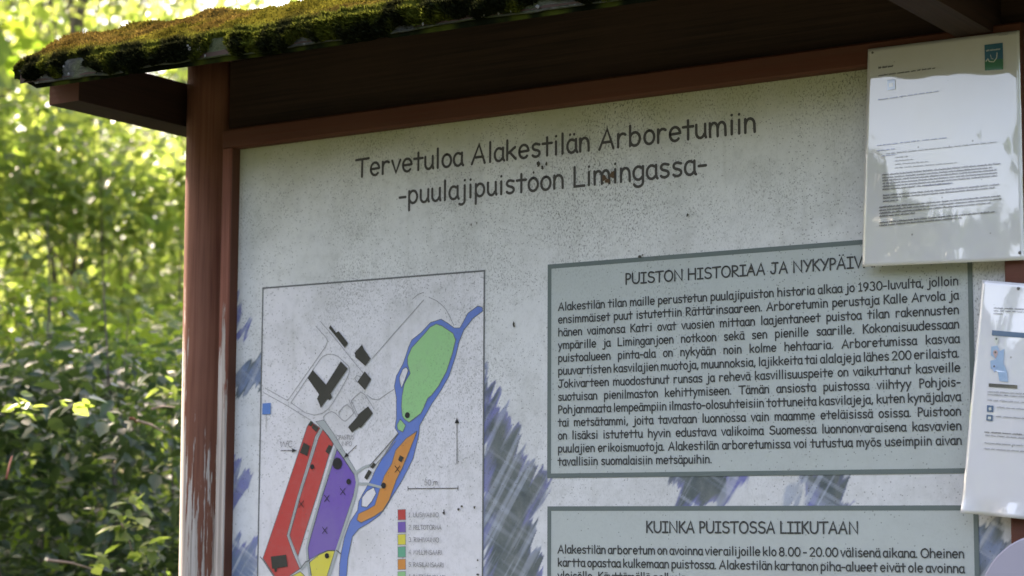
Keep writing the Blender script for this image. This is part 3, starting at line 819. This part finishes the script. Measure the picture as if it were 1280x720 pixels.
# arrows, scale bar, sign
def arrow(a, b, hw, hl, lw):
    path([a, b], lw, K_BLK, .0018)
    A_, B_ = np.array(a, float), np.array(b, float); d = (B_ - A_) / np.linalg.norm(B_ - A_); nn = np.array([-d[1], d[0]])
    poly(mb, W([tuple(B_), tuple(B_ - d * hl + nn * hw), tuple(B_ - d * hl - nn * hw)]), .0019, K_BLK)
arrow((352, 563.3), (371.5, 563), 2.6, 5.5, .8)
arrow((446.4, 557), (431, 572), 2.6, 6, .8)
arrow((572, 580), (572, 522.5), 2.9, 6.5, .8)
path([(510.8, 610.8), (573.3, 610.2)], .8, K_BLK, .0018)
path([(510.8, 608), (510.8, 613.6)], .8, K_BLK, .0018); path([(573.3, 607.4), (573.3, 613)], .8, K_BLK, .0018)
poly(mb, W([(328.9, 504.3), (339.2, 503.5), (339, 517.7), (328.5, 518.3)]), .0017, K_SIGN)
path([(333.6, 518), (333.3, 536)], .7, K_LINE, .0016)
mb.build('park_map', MM, sheet)
def maptext(s, px, py, capx, wpx, wt=.07, lw=None):
    (x, z) = plane_pt(px, py); em = capx * .00123 / .73
    x1, _ = plane_pt(px + wpx, py)
    return ribbons(lay(s.replace('I', '|'), em, x, z, x1 - x), em * wt, .0021)
for s, px, py, cp, wp in (('WC', 350.5, 559, 8, 16), ('OPASTUS', 421.5, 549.5, 5.6, 22), ('INFO', 428, 557.5, 5.6, 13), ('50 m.', 531, 606.5, 6.8, 19)):
    maptext(s, px, py, cp, wp).build('map_lettering', m_mtext, sheet)
# legend
mb = MB(); tx = MB()
for i, (s, k) in enumerate((('1. UUSIVAINIO', K_RED), ('2. PELTOTÖRMÄ', K_PUR), ('3. RIIHIVAINIO', K_YEL), ('4. MYLLYNSAARI', K_TEAL), ('5. RASILANSAARI', K_ORA), ('6. RÄTTÄRINSAARI', K_GRN))):
    y = 643.5 + i * 15.5
    p = W([(497.6, y - 6.4), (507.4, y - 6.9), (507.6, y + 6.3), (497.8, y + 6.6)])
    poly(mb, p, .0007, k); ribbons([p + [p[0]]], .0008, .0009, mb=mb, m=K_LINE)
    q = maptext(s, 511.5, y + 2.8, 5.6, (38, 41.5, 38.5, 41.5, 44, 46)[i], .075); tx.add(q.v, q.f)
mb.build('legend_colour_fields', MM, sheet)
tx.build('legend_lettering', m_mtext, sheet)

# damage marks and insect dirt on the sheet
mb = MB()
def blot(px, py, rx, ry, off=.0022, m=0):
    x, z = plane_pt(px, py)
    pts = [(x + rx * .0012 * (1 + random.uniform(-.45, .45)) * math.cos(a), z + ry * .0012 * (1 + random.uniform(-.45, .45)) * math.sin(a)) for a in np.linspace(0, 2 * math.pi, 14)[:-1]]
    poly(mb, pts, off, m)
for (x, y, rx, ry) in ((674, 206, 2.6, 4), (679, 210, 2, 3), (684, 205, 1.6, 2.5), (668, 216, 1.5, 1.5), (756, 222, 4.2, 4), (766, 219, 3.2, 5), (761, 226, 4, 2.5), (800, 321, 2.2, 1.6), (804, 319, 1.2, 1.2), (860, 269, 1.6, 1.8), (590, 281, .8, 2), (597, 279, .8, 1.8), (1188, 95, 1, 1), (1162, 192, 1, 1), (556, 640, 1, 3.4), (578, 633, 2, 1.2), (574, 636.5, 2.2, 1.6), (594, 634.5, 1.2, 2), (555, 641, 1.2, 1.2), (598, 700, 1.2, 1.4), (598, 718, 2.4, 1.2), (939, 335, 1.4, 2), (941, 336, 1.4, 1.4), (643, 406, 1.6, 4)):
    blot(x, y, rx, ry, m=1 if 750 < x < 770 else 0)
for i in range(70):
    px = random.uniform(300, 1080); py = random.uniform(150, 620)
    if px > 690 and py > 320: continue
    blot(px, py, random.uniform(.3, .7), random.uniform(.3, .8), .0021)
tag(mb.build('dirt_marks', [plain('dirt', (.075, .07, .058), .9), plain('rust_brown_dirt', (.13, .085, .055), .9)], sheet), kind='stuff')

# ------------------------------------------------------------------ paper notices in clear sleeves
def sleeve_mat(name, col, yellow):
    m, nt, b = new_mat(name)
    v = coords(nt)
    c = mixc(nt, sstep(nt, noise(nt, v, 7, 4, .6), .35, .75), col, yellow)
    vo = nt.nodes.new('ShaderNodeTexVoronoi'); vo.inputs['Scale'].default_value = 90; L(nt, v, vo.inputs['Vector'])
    sp = nt.nodes.new('ShaderNodeSeparateColor'); L(nt, vo.outputs['Color'], sp.inputs[0])
    f = math_n(nt, 'MULTIPLY', math_n(nt, 'LESS_THAN', sp.outputs[0], .10), math_n(nt, 'LESS_THAN', vo.outputs['Distance'], .13))
    c = mixc(nt, math_n(nt, 'MULTIPLY', f, .6), c, (.16, .15, .11))
    L(nt, c, b.inputs['Base Color'])
    b.inputs['Roughness'].default_value = .5; b.inputs['Specular IOR Level'].default_value = .2
    b.inputs['Coat Weight'].default_value = 1.0; b.inputs['Coat Roughness'].default_value = .03; b.inputs['Coat IOR'].default_value = 2.0
    bp = nt.nodes.new('ShaderNodeBump'); bp.inputs['Strength'].default_value = .035; bp.inputs['Distance'].default_value = .004
    L(nt, noise(nt, coords(nt, (1, 1, .45)), 16, 4, .55), bp.inputs['Height']); L(nt, bp.outputs[0], b.inputs['Coat Normal'])
    return m
m_sleeve = sleeve_mat('glossy_sleeve_paper', (.60, .60, .60), (.58, .57, .53))
m_sleeve2 = sleeve_mat('glossy_white_sleeve_paper', (.70, .70, .715), (.67, .665, .67))
def ink(name, col):
    m, nt, b = new_mat(name)
    b.inputs['Base Color'].default_value = (*col, 1); b.inputs['Roughness'].default_value = .4
    b.inputs['Coat Weight'].default_value = 1.0; b.inputs['Coat Roughness'].default_value = .05; b.inputs['Coat IOR'].default_value = 2.0
    return m
i_text = ink('notice_print', (.16, .155, .16)); i_pale = ink('notice_print_pale', (.36, .36, .37)); i_blue = ink('notice_link_blue', (.26, .29, .46))
i_pblue = ink('notice_pale_blue', (.33, .45, .66)); i_teal = ink('emblem_teal', (.025, .13, .21)); i_green = ink('emblem_green', (.03, .17, .085)); i_white = ink('emblem_white', (.62, .64, .58))
i_navy = ink('notice_navy', (.085, .15, .25)); i_lblue = ink('notice_water_blue', (.30, .44, .62)); i_dark = ink('notice_dark', (.09, .085, .075)); i_pink = ink('notice_pin_red', (.5, .34, .34))
INKS = [i_text, i_pale, i_blue, i_pblue, i_teal, i_green, i_white, i_navy, i_lblue, i_dark, i_pink]

class Notice:
    def __init__(s, name, label, corners_px, corner_y, bulge, mat, seed, wr):
        s.P = [np.array([*(plane_pt(px, py, y)[:1]), y, plane_pt(px, py, y)[1]]) for (px, py), y in zip(corners_px, corner_y)]   # TL TR BR BL
        s.q = [np.array(c, float) for c in corners_px]; s.bulge = bulge; s.wr = wr; s.seed = seed
        s.root = empty(name, tuple((s.P[0] + s.P[1] + s.P[2] + s.P[3]) / 4))
        s.c = np.array(s.root.location); tag(s.root, label, 'notice', 'paper notices pinned to the board')
        nu, nv = 40, 56; v = []; f = []
        for j in range(nv + 1):
            for i in range(nu + 1): v.append(s.at(i / nu, j / nv, 0))
        for j in range(nv):
            for i in range(nu):
                a = j * (nu + 1) + i; f.append((a + nu + 1, a + nu + 2, a + 1, a))
        # back side and rim give it the thickness of a sleeve
        nb = len(v); v += [s.at(i / nu, j / nv, -.0012) for j in range(nv + 1) for i in range(nu + 1)]
        f += [tuple(k + nb for k in q[::-1]) for q in f[:nu * nv]]
        rim = [i for i in range(nu + 1)] + [j * (nu + 1) + nu for j in range(1, nv + 1)] + [nv * (nu + 1) + i for i in range(nu - 1, -1, -1)] + [j * (nu + 1) for j in range(nv - 1, 0, -1)]
        for a, b in zip(rim, rim[1:] + rim[:1]): f.append((a, b, b + nb, a + nb))
        s.sheet = mesh_obj('sleeve', v, f, mat, s.root, smooth=True)
        s.mb = MB()
    def at(s, u, v, o):
        p = (s.P[0] * (1 - u) + s.P[1] * u) * (1 - v) + (s.P[3] * (1 - u) + s.P[2] * u) * v
        h = s.bulge * 4 * u * (1 - u) * .6 + s.bulge * math.sin(math.pi * v) * .5
        h += s.wr * (float(fbm(np.array(u * 3.1 + s.seed), np.array(v * 2.2 + s.seed), 3)) - .5) * min(1, 6 * v) 
        h += s.wr * .5 * (float(vnoise(np.array(u * 7.0 + s.seed), np.array(v * 1.6))) - .5) * min(1, 5 * v)
        h += (.0005 if s.seed < 5 else .004) * max(0, v - .93) / .07 * math.sin(u * 17 + s.seed)
        return tuple(p + np.array([0, -h - o, 0]) - s.c)
    def uv(s, px, py):
        u, v = .5, .5; q = s.q; T_ = np.array([px, py], float)
        for _ in range(12):
            F = (q[0] * (1 - u) + q[1] * u) * (1 - v) + (q[3] * (1 - u) + q[2] * u) * v - T_
            du = (q[1] - q[0]) * (1 - v) + (q[2] - q[3]) * v; dv = (q[3] * (1 - u) + q[2] * u) - (q[0] * (1 - u) + q[1] * u)
            d = np.linalg.solve(np.array([du, dv]).T, -F); u += d[0]; v += d[1]
        return u, v
    def pl(s, x, y, o): return s.at(*s.uv(x, y), o)
    def quad(s, pts, m, off=.0011): poly(s.mb, [(x, -y) for x, y in pts], off, m, lambda x, y, o: s.pl(x, -y, o))
    def line(s, pts, w, m, off=.0014): ribbons([[(x, -y) for x, y in pts]], w, off, lambda x, y, o: s.pl(x, -y, o), s.mb, m)
    def words(s, a, b, h, m, gap=2.2, bold=1.0):
        """a line of small print, too small to read: short upright marks grouped in words"""
        a = np.array(a, float); b = np.array(b, float); Lh = np.linalg.norm(b - a); d = (b - a) / Lh; up = np.array([0, -1.0])
        t = 0; rnd = random.Random(int(a[0] * 7 + a[1] * 13))
        while t < Lh - 1:
            wl = min(rnd.uniform(3, 13), Lh - t); pts = []; k = t
            while k < t + wl:
                hh = h * rnd.choice((.6, .6, .75, .6, 1.0)); p = a + d * k
                pts.append(tuple(p)); pts.append(tuple(p + up * hh)); k += rnd.uniform(.55, .95)
                pts.append(tuple(a + d * k + up * hh * .8))
            s.line(pts, .50 * bold, m); t += wl + gap * rnd.uniform(.7, 1.2)
    def done(s): s.mb.build('print', INKS, s.root)
    def pin(s, px, py, r=.0035):
        u, v = s.uv(px, py); p = np.array(s.at(u, v, .0))
        mb = MB()
        for k, (rr, yy) in enumerate(((r * .95, 0), (r, -.0008), (r * .6, -.0018), (r * .1, -.0021))):
            for a in np.linspace(0, 2 * math.pi, 13)[:-1]: mb.v.append((p[0] + rr * math.cos(a), p[1] + yy, p[2] + rr * math.sin(a)))
        for k in range(3):
            for i in range(12): mb.f.append((k * 12 + i, k * 12 + (i + 1) % 12, (k + 1) * 12 + (i + 1) % 12, (k + 1) * 12 + i)); mb.m.append(0)
        mb.build('pin', plain('dull_pin_metal', (.16, .15, .14), .5), s.root, True)

n1 = Notice('paper_notice', 'yellowed paper notice with teal and green emblem in a glossy sleeve', [(1085, 61.5), (1274, 38), (1280.5, 325), (1077.5, 333.5)], (-.0235, -.0235, -.030, -.024), .0016, m_sleeve, 3.7, .0010)
n1.words((1099.5, 86.3), (1118, 84), 2.2, 0, bold=1.6)
n1.words((1099.5, 96), (1172, 86.5), 1.8, 0, bold=1.2)
n1.quad([(1110.5, 100.6), (1120.6, 99.4), (1120.8, 112.3), (1110.7, 113.4)], 3); n1.quad([(1113, 104.5), (1118, 104), (1118.2, 109), (1113.2, 109.5)], 6, .0015)
n1.words((1099, 126), (1176, 115.3), 1.3, 2)
for a, b in (((1098, 183.5), (1124, 180.7)), ((1128, 180), (1152, 177.5)), ((1156, 177), (1186, 174)), ((1098, 190), (1121, 187.7))): n1.words(a, b, 1.3, 2)
n1.words((1110, 193.8), (1250, 179), 1.5, 1); n1.words((1104, 196.5), (1122, 194.5), 1.2, 2)
for y, x1 in ((198.3, 1139), (202.6, 1143), (207, 1163), (211.5, 1199)): n1.words((1121, y), (x1, y - (x1 - 1121) * .085), 1.3, 1)
Z = lambda X, Y: (1090 + X / 6, 190 + Y / 6)
for x0, y0, x1 in ((90, 183, 970), (90, 205, 920), (92, 226, 945), (92, 248, 948), (92, 270, 946), (92, 292, 620), (96, 337, 966), (96, 358, 930), (96, 381, 210), (66, 426, 986), (66, 448, 980), (66, 471, 910), (66, 493, 340), (66, 540, 942), (66, 561, 690)):
    n1.words(Z(x0, y0), Z(x1, y0 - (x1 - x0) * .094), 2.0, 0, 1.5, 1.05)
n1.words(Z(420, 262), Z(620, 244), 1.6, 2)
n1.quad([(1232.6, 56.5), (1254.8, 53.8), (1255.2, 74), (1233, 76.2)], 4); n1.quad([(1233, 76.2), (1255.2, 74), (1255.4, 87.6), (1233.2, 89)], 5)
n1.words((1235, 64.8), (1252, 62.8), 2.0, 6, 1.0, .8)
n1.line([(1234.5, 77.5), (1237, 74), (1238.5, 77.5), (1244, 78), (1247.5, 73), (1248, 66.5)], 1.0, 6)
n1.line([(1240, 69), (1241, 73.5), (1243.5, 74.5)], .5, 6)
n1.words((1250, 45.5), (1262, 43.8), 2.0, 1)
n1.done(); n1.pin(1275.3, 316, .0022); n1.pin(1091, 66, .0016)
n2 = Notice('paper_notice', 'tilted white paper notice with small location map, blue bar and map pins', [(1228, 350), (1413, 366), (1392, 660), (1202, 641)], (-.024, -.024, -.030, -.030), .003, m_sleeve2, 8.2, .0032)
for y in (386.3, 389.6): n2.words((1244, y), (1330, y + 4), 1.6, 0)
n2.words((1244, 393.2), (1257, 393.8), 1.6, 0)
n2.quad([(1242, 413.5), (1330, 421), (1329.6, 427), (1241.5, 420)], 7)
n2.quad([(1241, 434), (1249, 433), (1252, 440), (1258, 437), (1257, 455), (1262, 466), (1263, 478.5), (1252, 477.5), (1250, 466), (1240.5, 462), (1240, 452), (1247, 450), (1240.5, 445)], 8)
for (x, y, m) in ((1247.8, 425, 6), (1246.7, 442, 10), (1245.2, 459.5, 3)):
    n2.quad([(x + 3.2 * math.cos(a), y + 3.2 * math.sin(a)) for a in np.linspace(-.35, math.pi + .35, 12)[::-1]][::1] if False else [(x - 3, y + .8), (x - 3.2, y - 1), (x - 2, y - 3), (x, y - 3.7), (x + 2, y - 3), (x + 3.2, y - 1), (x + 3, y + .8), (x + .3, y + 7.5)], m, .0015)
    n2.quad([(x + 1.3 * math.cos(a), y - .6 + 1.3 * math.sin(a)) for a in np.linspace(0, 2 * math.pi, 9)[:-1]], 9, .0018)
n2.quad([(1238, 480), (1275, 482.5), (1275, 487), (1238, 484.3)], 9)
for y, x0, x1 in ((491, 1237, 1330), (494.5, 1237, 1330), (501.5, 1237, 1320)): n2.words((x0, y), (x1, y + 6), 1.3, 1)
n2.quad([(1236, 507.3), (1244.3, 508), (1244, 516.2), (1235.6, 515.5)], 7); n2.quad([(1235.3, 519), (1243.6, 519.8), (1243.2, 527.2), (1235, 526.4)], 7)
n2.quad([(1238.2, 510.5), (1241.5, 509.8), (1242, 513.5), (1238.6, 514)], 6, .0015); n2.quad([(1237.3, 521.5), (1241.4, 521.9), (1241.2, 525), (1237, 524.6)], 6, .0015)
n2.words((1249, 510.5), (1330, 517), 1.3, 1); n2.words((1248, 522), (1330, 528), 1.3, 1)
n2.words((1233, 541.5), (1330, 548), 1.5, 0); n2.words((1234, 545.3), (1320, 552), 1.3, 1); n2.words((1233, 555), (1330, 562), 1.3, 1); n2.words((1232, 562), (1300, 567), 1.3, 1)
n2.done(); n2.pin(1275, 361, .0022)

# smooth lilac plate at the lower right
rp = empty('round_topped_plate', (1.412, -.075, 1.45))
tag(rp, 'smooth lilac grey round-topped plate in front of the lower right frame', 'plate')
prof = [(-.092, -.30)] + [(.092 * math.cos(a), .055 + .092 * math.sin(a)) for a in np.linspace(math.pi, 0, 33)] + [(.092, -.30)]
v = []; f = []
for (k, y) in ((.985, -.006), (1.0, -.004), (1.0, .004), (.985, .006)):
    v += [(x * k, y, z * k) for x, z in prof]
n = len(prof)
for r in range(3):
    for i in range(n): f.append((r * n + i, r * n + (i + 1) % n, (r + 1) * n + (i + 1) % n, (r + 1) * n + i))
f.append(tuple(range(n))[::-1]); f.append(tuple(3 * n + i for i in range(n)))
mesh_obj('plate', v, f, plain('lilac_grey_plastic', (.335, .325, .39), .55), rp)
m_brk = plain('grey_bracket', (.3, .3, .3), .5)
for z in (-.15, .02):
    mb = MB(); mb.box(-.069, -.051, .0062, .054, z - .01, z + .01); mb.build('mounting_bracket', m_brk, rp)

# ------------------------------------------------------------------ vegetation
def leaf_mat(name, cols, trans, spec=.5, rough=.4, tw=.45):
    m, nt, b = new_mat(name)
    a = nt.nodes.new('ShaderNodeAttribute'); a.attribute_name = 'Col'
    sp = nt.nodes.new('ShaderNodeSeparateColor'); L(nt, a.outputs['Color'], sp.inputs[0])
    c = mixc(nt, sp.outputs[0], cols[0], cols[1])
    L(nt, c, b.inputs['Base Color']); b.inputs['Roughness'].default_value = rough; b.inputs['Specular IOR Level'].default_value = spec
    tr = nt.nodes.new('ShaderNodeBsdfTranslucent')
    L(nt, mixc(nt, sp.outputs[0], trans[0], trans[1]), tr.inputs[0])
    mx = nt.nodes.new('ShaderNodeMixShader'); mx.inputs[0].default_value = tw
    L(nt, b.outputs[0], mx.inputs[1]); L(nt, tr.outputs[0], mx.inputs[2])
    L(nt, mx.outputs[0], nt.nodes['Material Output'].inputs[0])
    return m
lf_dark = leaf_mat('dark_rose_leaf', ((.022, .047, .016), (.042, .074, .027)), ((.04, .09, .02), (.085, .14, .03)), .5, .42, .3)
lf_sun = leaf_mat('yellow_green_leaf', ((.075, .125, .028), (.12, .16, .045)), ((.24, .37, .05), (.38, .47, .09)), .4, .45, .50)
lf_mid = leaf_mat('mid_green_leaf', ((.045, .09, .018), (.085, .13, .026)), ((.16, .29, .025), (.28, .38, .04)), .35, .5, .45)
lf_far = leaf_mat('far_tree_leaf', ((.06, .10, .03), (.10, .14, .045)), ((.28, .40, .08), (.45, .50, .12)), .45, .4, .5)
bark = wood('grey_brown_bark', (.10, .085, .065), 0, dark=(.045, .038, .03))

LT_V = np.array([(0, 0, 0), (.30, .22, .05), (.36, .55, .06), (0, 1.0, -.05), (-.36, .55, .06), (-.30, .22, .05), (0, .5, -.02)])
LT_F = np.array([(0, 1, 6), (1, 2, 6), (2, 3, 6), (3, 4, 6), (4, 5, 6), (5, 0, 6)])
LS_V = np.array([(0, 0, 0), (.33, .45, .07), (0, 1.0, -.03), (-.33, .45, .07)])
LS_F = np.array([(0, 1, 2), (0, 2, 3)])
def leaves(name, parent, mat, pos, size, aspect, rng, fine, droop=.25, tint_bias=0):
    n = len(pos)
    V, F = (LT_V, LT_F) if fine else (LS_V, LS_F)
    yaw = rng.uniform(0, 2 * math.pi, n); pitch = rng.normal(-droop, .45, n); roll = rng.normal(0, .55, n)
    cy, sy = np.cos(yaw), np.sin(yaw); cp, sp = np.cos(pitch), np.sin(pitch)
    fwd = np.stack([cy * cp, sy * cp, sp], -1); sd = np.stack([-sy, cy, np.zeros(n)], -1); up = np.cross(fwd, sd) * -1
    up = np.cross(sd, fwd) * -1
    cr, sr = np.cos(roll)[:, None], np.sin(roll)[:, None]
    sd2 = sd * cr + up * sr; up2 = -sd * sr + up * cr
    s = (size * (.42 + .95 * rng.beta(1.5, 1.7, n)))[:, None, None]; aspect = (aspect * rng.uniform(.6, 1.25, n))[:, None, None]
    v = (sd2[:, None, :] * V[None, :, 0:1] * aspect + fwd[:, None, :] * V[None, :, 1:2] + up2[:, None, :] * V[None, :, 2:3]) * s + pos[:, None, :]
    f = F[None] + (np.arange(n) * len(V))[:, None, None]
    tint = np.clip(rng.beta(1.6, 1.6, n) + tint_bias, 0, 1)
    c = np.repeat(np.stack([tint] * 3, -1), len(V), axis=0)
    return mesh_obj(name, v.reshape(-1, 3), f.reshape(-1, 3), mat, parent, col=c)
def plant(name, label, cat, loc, h, r, nclump, nleaf, size, aspect, mat, seed, group=None, trunk=0, lowfrac=.15, clump_r=.28, fine=False, droop=.25, twigs=()):
    rng = np.random.default_rng(seed)
    root = empty(name, loc); tag(root, label, cat, group)
    cl = []
    for i in range(nclump):
        a = rng.uniform(0, 2 * math.pi); t = rng.random()
        z = h * (lowfrac + (1 - lowfrac) * t)
        env = r * math.sqrt(max(.12, 1 - ((t - .42) / .62) ** 2))
        q = env * math.sqrt(rng.uniform(.05, 1))
        cl.append((q * math.cos(a), q * math.sin(a), z))
    cl = np.array(cl)
    k = rng.integers(0, nclump, nleaf)
    d = rng.normal(0, 1, (nleaf, 3)); d /= np.linalg.norm(d, axis=1)[:, None]
    rad = (rng.random(nleaf) ** .5)[:, None] * clump_r * (1 + .5 * rng.random(nclump))[k][:, None]
    pos = cl[k] + d * rad * np.array([1, 1, .7])
    pos = pos[pos[:, 2] > .04]
    leaves('foliage', root, mat, pos, size, aspect, rng, fine, droop)
    mb = MB(); base_pts = []
    if trunk:
        tm = MB(); zs = np.linspace(-.1, h * .82, 9)
        tp = [(.05 * math.sin(z * 1.3 + seed), .05 * math.cos(z * .9 + seed), z) for z in zs]
        tm.tube(tp, [trunk * (1.25 if i == 0 else 1 - .85 * i / 8) for i in range(9)], 9)
        tm.build('trunk', bark, root, True)
        base_pts = tp
    for c in cl[:(70 if trunk else 16)]:
        if base_pts:
            b0 = np.array(min(base_pts, key=lambda p: abs(p[2] - c[2] * .72)))
        else: b0 = np.array([rng.normal(0, .08), rng.normal(0, .08), -.05])
        m1 = b0 * .45 + c * .55 + rng.normal(0, .05, 3) + np.array([0, 0, .05])
        rr = .25 * trunk if trunk else .009
        rr = max(.005, min(rr, .03))
        mb.tube([b0, m1, c, c + (c - m1) * .4], [rr, rr * .7, rr * .4, rr * .15], 5, cap=False)
    mb.build('branches', bark, root, True)
    return root
def wedge(px, t, z=0.0):
    """ground point t metres away in the direction of picture column px"""
    d = AX * (px - 640) / 2550.0 + AZ
    d = d / math.hypot(d[0], d[1])
    return (CAM[0] + d[0] * t, CAM[1] + d[1] * t, z)
# near dark shrubs, left and behind the board
g1 = 'dark leafy shrubs beside the notice board'
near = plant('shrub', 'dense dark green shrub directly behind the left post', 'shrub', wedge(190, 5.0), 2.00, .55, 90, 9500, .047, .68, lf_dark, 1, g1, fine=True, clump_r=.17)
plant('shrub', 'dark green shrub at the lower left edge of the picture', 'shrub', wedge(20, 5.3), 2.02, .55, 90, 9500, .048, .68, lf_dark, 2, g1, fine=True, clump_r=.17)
plant('shrub', 'mid green shrub between the dark shrubs, a little taller and farther back', 'shrub', wedge(110, 6.2), 2.42, .60, 90, 9500, .047, .7, lf_mid, 3, g1, fine=True, clump_r=.19)
def cam_pt(px, py, t):
    d = AX * (px - 640) / 2550.0 - AY * (py - 360) / 2550.0 + AZ
    return CAM + d * (t / math.hypot(d[0], d[1]))
dry = plain('dry_twig_wood', (.34, .25, .20), .8)
m_red = plain('reddish_stem', (.17, .055, .035), .7)
nl = np.array(near.location)
for (a, b, r, m) in (((172, 526), (206, 541), .0030, dry), ((190, 511), (218, 509), .0026, dry), ((152, 655), (166, 690), .0022, dry), ((60, 700), (118, 712), .0030, dry), ((163, 523), (171, 528), .0034, m_red), ((8, 598), (15, 570), .0028, m_red)):
    p0 = cam_pt(*a, 4.36) - nl; p1 = cam_pt(*b, 4.5) - nl
    tm = MB(); tm.tube([p0, (p0 + p1) / 2 + np.array([0, 0, .004]), p1], [r, r * .85, r * .5], 6); tag(tm.build('dead_twig', m, near, True), 'short reddish dead stem' if m is m_red else 'pale bare dead twig')
rg = np.random.default_rng(77)
for (x, y, n_, sd) in ((158, 655, 22, .018), (185, 690, 20, .022), (125, 700, 12, .02), (212, 483, 12, .02), (90, 510, 8, .025), (30, 510, 14, .02), (170, 625, 8, .012)):
    c = cam_pt(x, y, 4.38) - nl
    leaves('bright_sprig', near, lf_sun, c + rg.normal(0, sd * .62, (n_, 3)), .040, .75, rg, True, .1)
# sunlit middle bushes
g2 = 'sunlit bushes behind the shrubs'
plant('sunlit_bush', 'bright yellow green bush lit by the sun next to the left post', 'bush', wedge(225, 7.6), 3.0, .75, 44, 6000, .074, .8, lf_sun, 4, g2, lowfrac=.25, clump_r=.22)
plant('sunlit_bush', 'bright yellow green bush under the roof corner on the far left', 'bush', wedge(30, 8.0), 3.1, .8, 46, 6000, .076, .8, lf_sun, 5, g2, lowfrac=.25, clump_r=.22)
# trees
g3 = 'young trees behind the bushes'
plant('young_tree', 'slender leafy tree with a thin dark trunk under the roof corner', 'tree', wedge(100, 9.6), 5.4, 1.0, 52, 6500, .092, .85, lf_sun, 6, g3, trunk=.030, lowfrac=.3, clump_r=.32)
plant('young_tree', 'pale green tree rising left of the mossy roof corner', 'tree', wedge(-60, 11.5), 5.6, 1.3, 60, 7500, .095, .85, lf_far, 7, g3, trunk=.07, lowfrac=.25, clump_r=.36)
plant('young_tree', 'loose tree glimpsed above the mossy roof', 'tree', wedge(300, 12.5), 5.0, 1.4, 60, 6500, .095, .85, lf_far, 8, g3, trunk=.06, lowfrac=.2, clump_r=.36)
plant('broad_tree', 'broad dark tree filling the gap above the roof corner', 'tree', wedge(90, 16), 6.2, 1.9, 80, 8000, .12, .9, lf_mid, 9, trunk=.11, lowfrac=.15, clump_r=.5)
plant('broad_tree', 'tall far tree behind the board seen over the roof ridge', 'tree', wedge(560, 17), 6.0, 2.2, 100, 9000, .11, .95, lf_far, 10, trunk=.11, lowfrac=.15, clump_r=.5)
plant('broad_tree', 'far tree at the left picture edge', 'tree', wedge(-180, 18), 7.5, 2.4, 120, 10000, .12, .95, lf_mid, 12, trunk=.12, lowfrac=.12, clump_r=.55)
# woodland that closes the view behind the board and far to both sides: one leafy mass
def woodland():
    rng = np.random.default_rng(99)
    az = np.radians(np.concatenate([rng.uniform(-75, 128, 2600)])); R_ = rng.uniform(20, 32, 2600)
    hh_ = 6.5 + 3.5 * fbm(az * 6 + 9, az * 0 + 2, 3) * 1.6
    zz = rng.uniform(.02, 1, 2600) ** .9 * hh_
    cen = np.stack([R_ * np.sin(az), R_ * np.cos(az), zz], -1)
    k = rng.integers(0, 2600, 90000)
    pos = cen[k] + rng.normal(0, .62, (90000, 3)); pos = pos[pos[:, 2] > .05]
    return leaves('woodland', None, lf_mid, pos, .30, .9, rng, False)
tag(woodland(), 'dense green woodland closing the background behind the trees', 'woodland', kind='stuff')
# an added, unseen taller tree on the left keeps the near shrubs in shade
plant('added_shade_tree', 'added unseen spreading tree that shades the dark shrubs', 'tree', (-5.2, 1.7, 0), 5.6, 1.7, 110, 8500, .19, .95, lf_mid, 20, trunk=.09, lowfrac=.42, clump_r=.5)
# added, unseen tall trees on the sunny side; they shade the ground before the board
for i, (x, y, h, r, lab) in enumerate(((-7.5, -1.6, 8.0, 2.3, 'added unseen shading tree on the sunny side, nearest to the shrubs'), (-6.8, -5.2, 7.5, 2.3, 'added unseen shading tree in the middle of the sunny side'), (-8.0, -8.8, 7.5, 2.3, 'added unseen shading tree on the sunny side, farthest from the board'))):
    plant('clearing_tree', lab, 'tree', (x, y, 0), h, r, 90, 6000, .17, .95, lf_mid, 60 + i, trunk=.11, lowfrac=.3, clump_r=.6)
# trees across the clearing behind the viewer; the glossy sleeves mirror them and the sky over them
for i, (x, y, h, r) in enumerate(((-9.5, -13, 6.2, 1.9), (-6.8, -14, 5.2, 1.7), (-5.1, -13.6, 4.35, 1.5), (-3.6, -13.4, 4.35, 1.5), (-1.8, -13, 5.3, 1.5), (.8, -13.5, 6.2, 1.8), (3.4, -14, 5.6, 1.9), (7, -13, 6.5, 2.2), (11, -10, 7, 2.4), (-13, -9, 7, 2.4))):
    plant('clearing_tree', 'broad tree across the clearing behind the viewer', 'tree', (x, y, 0), h, r, 80, 6500, .30, .95, lf_dark, 30 + i, 'trees across the clearing', trunk=.09, lowfrac=.1, clump_r=.5)
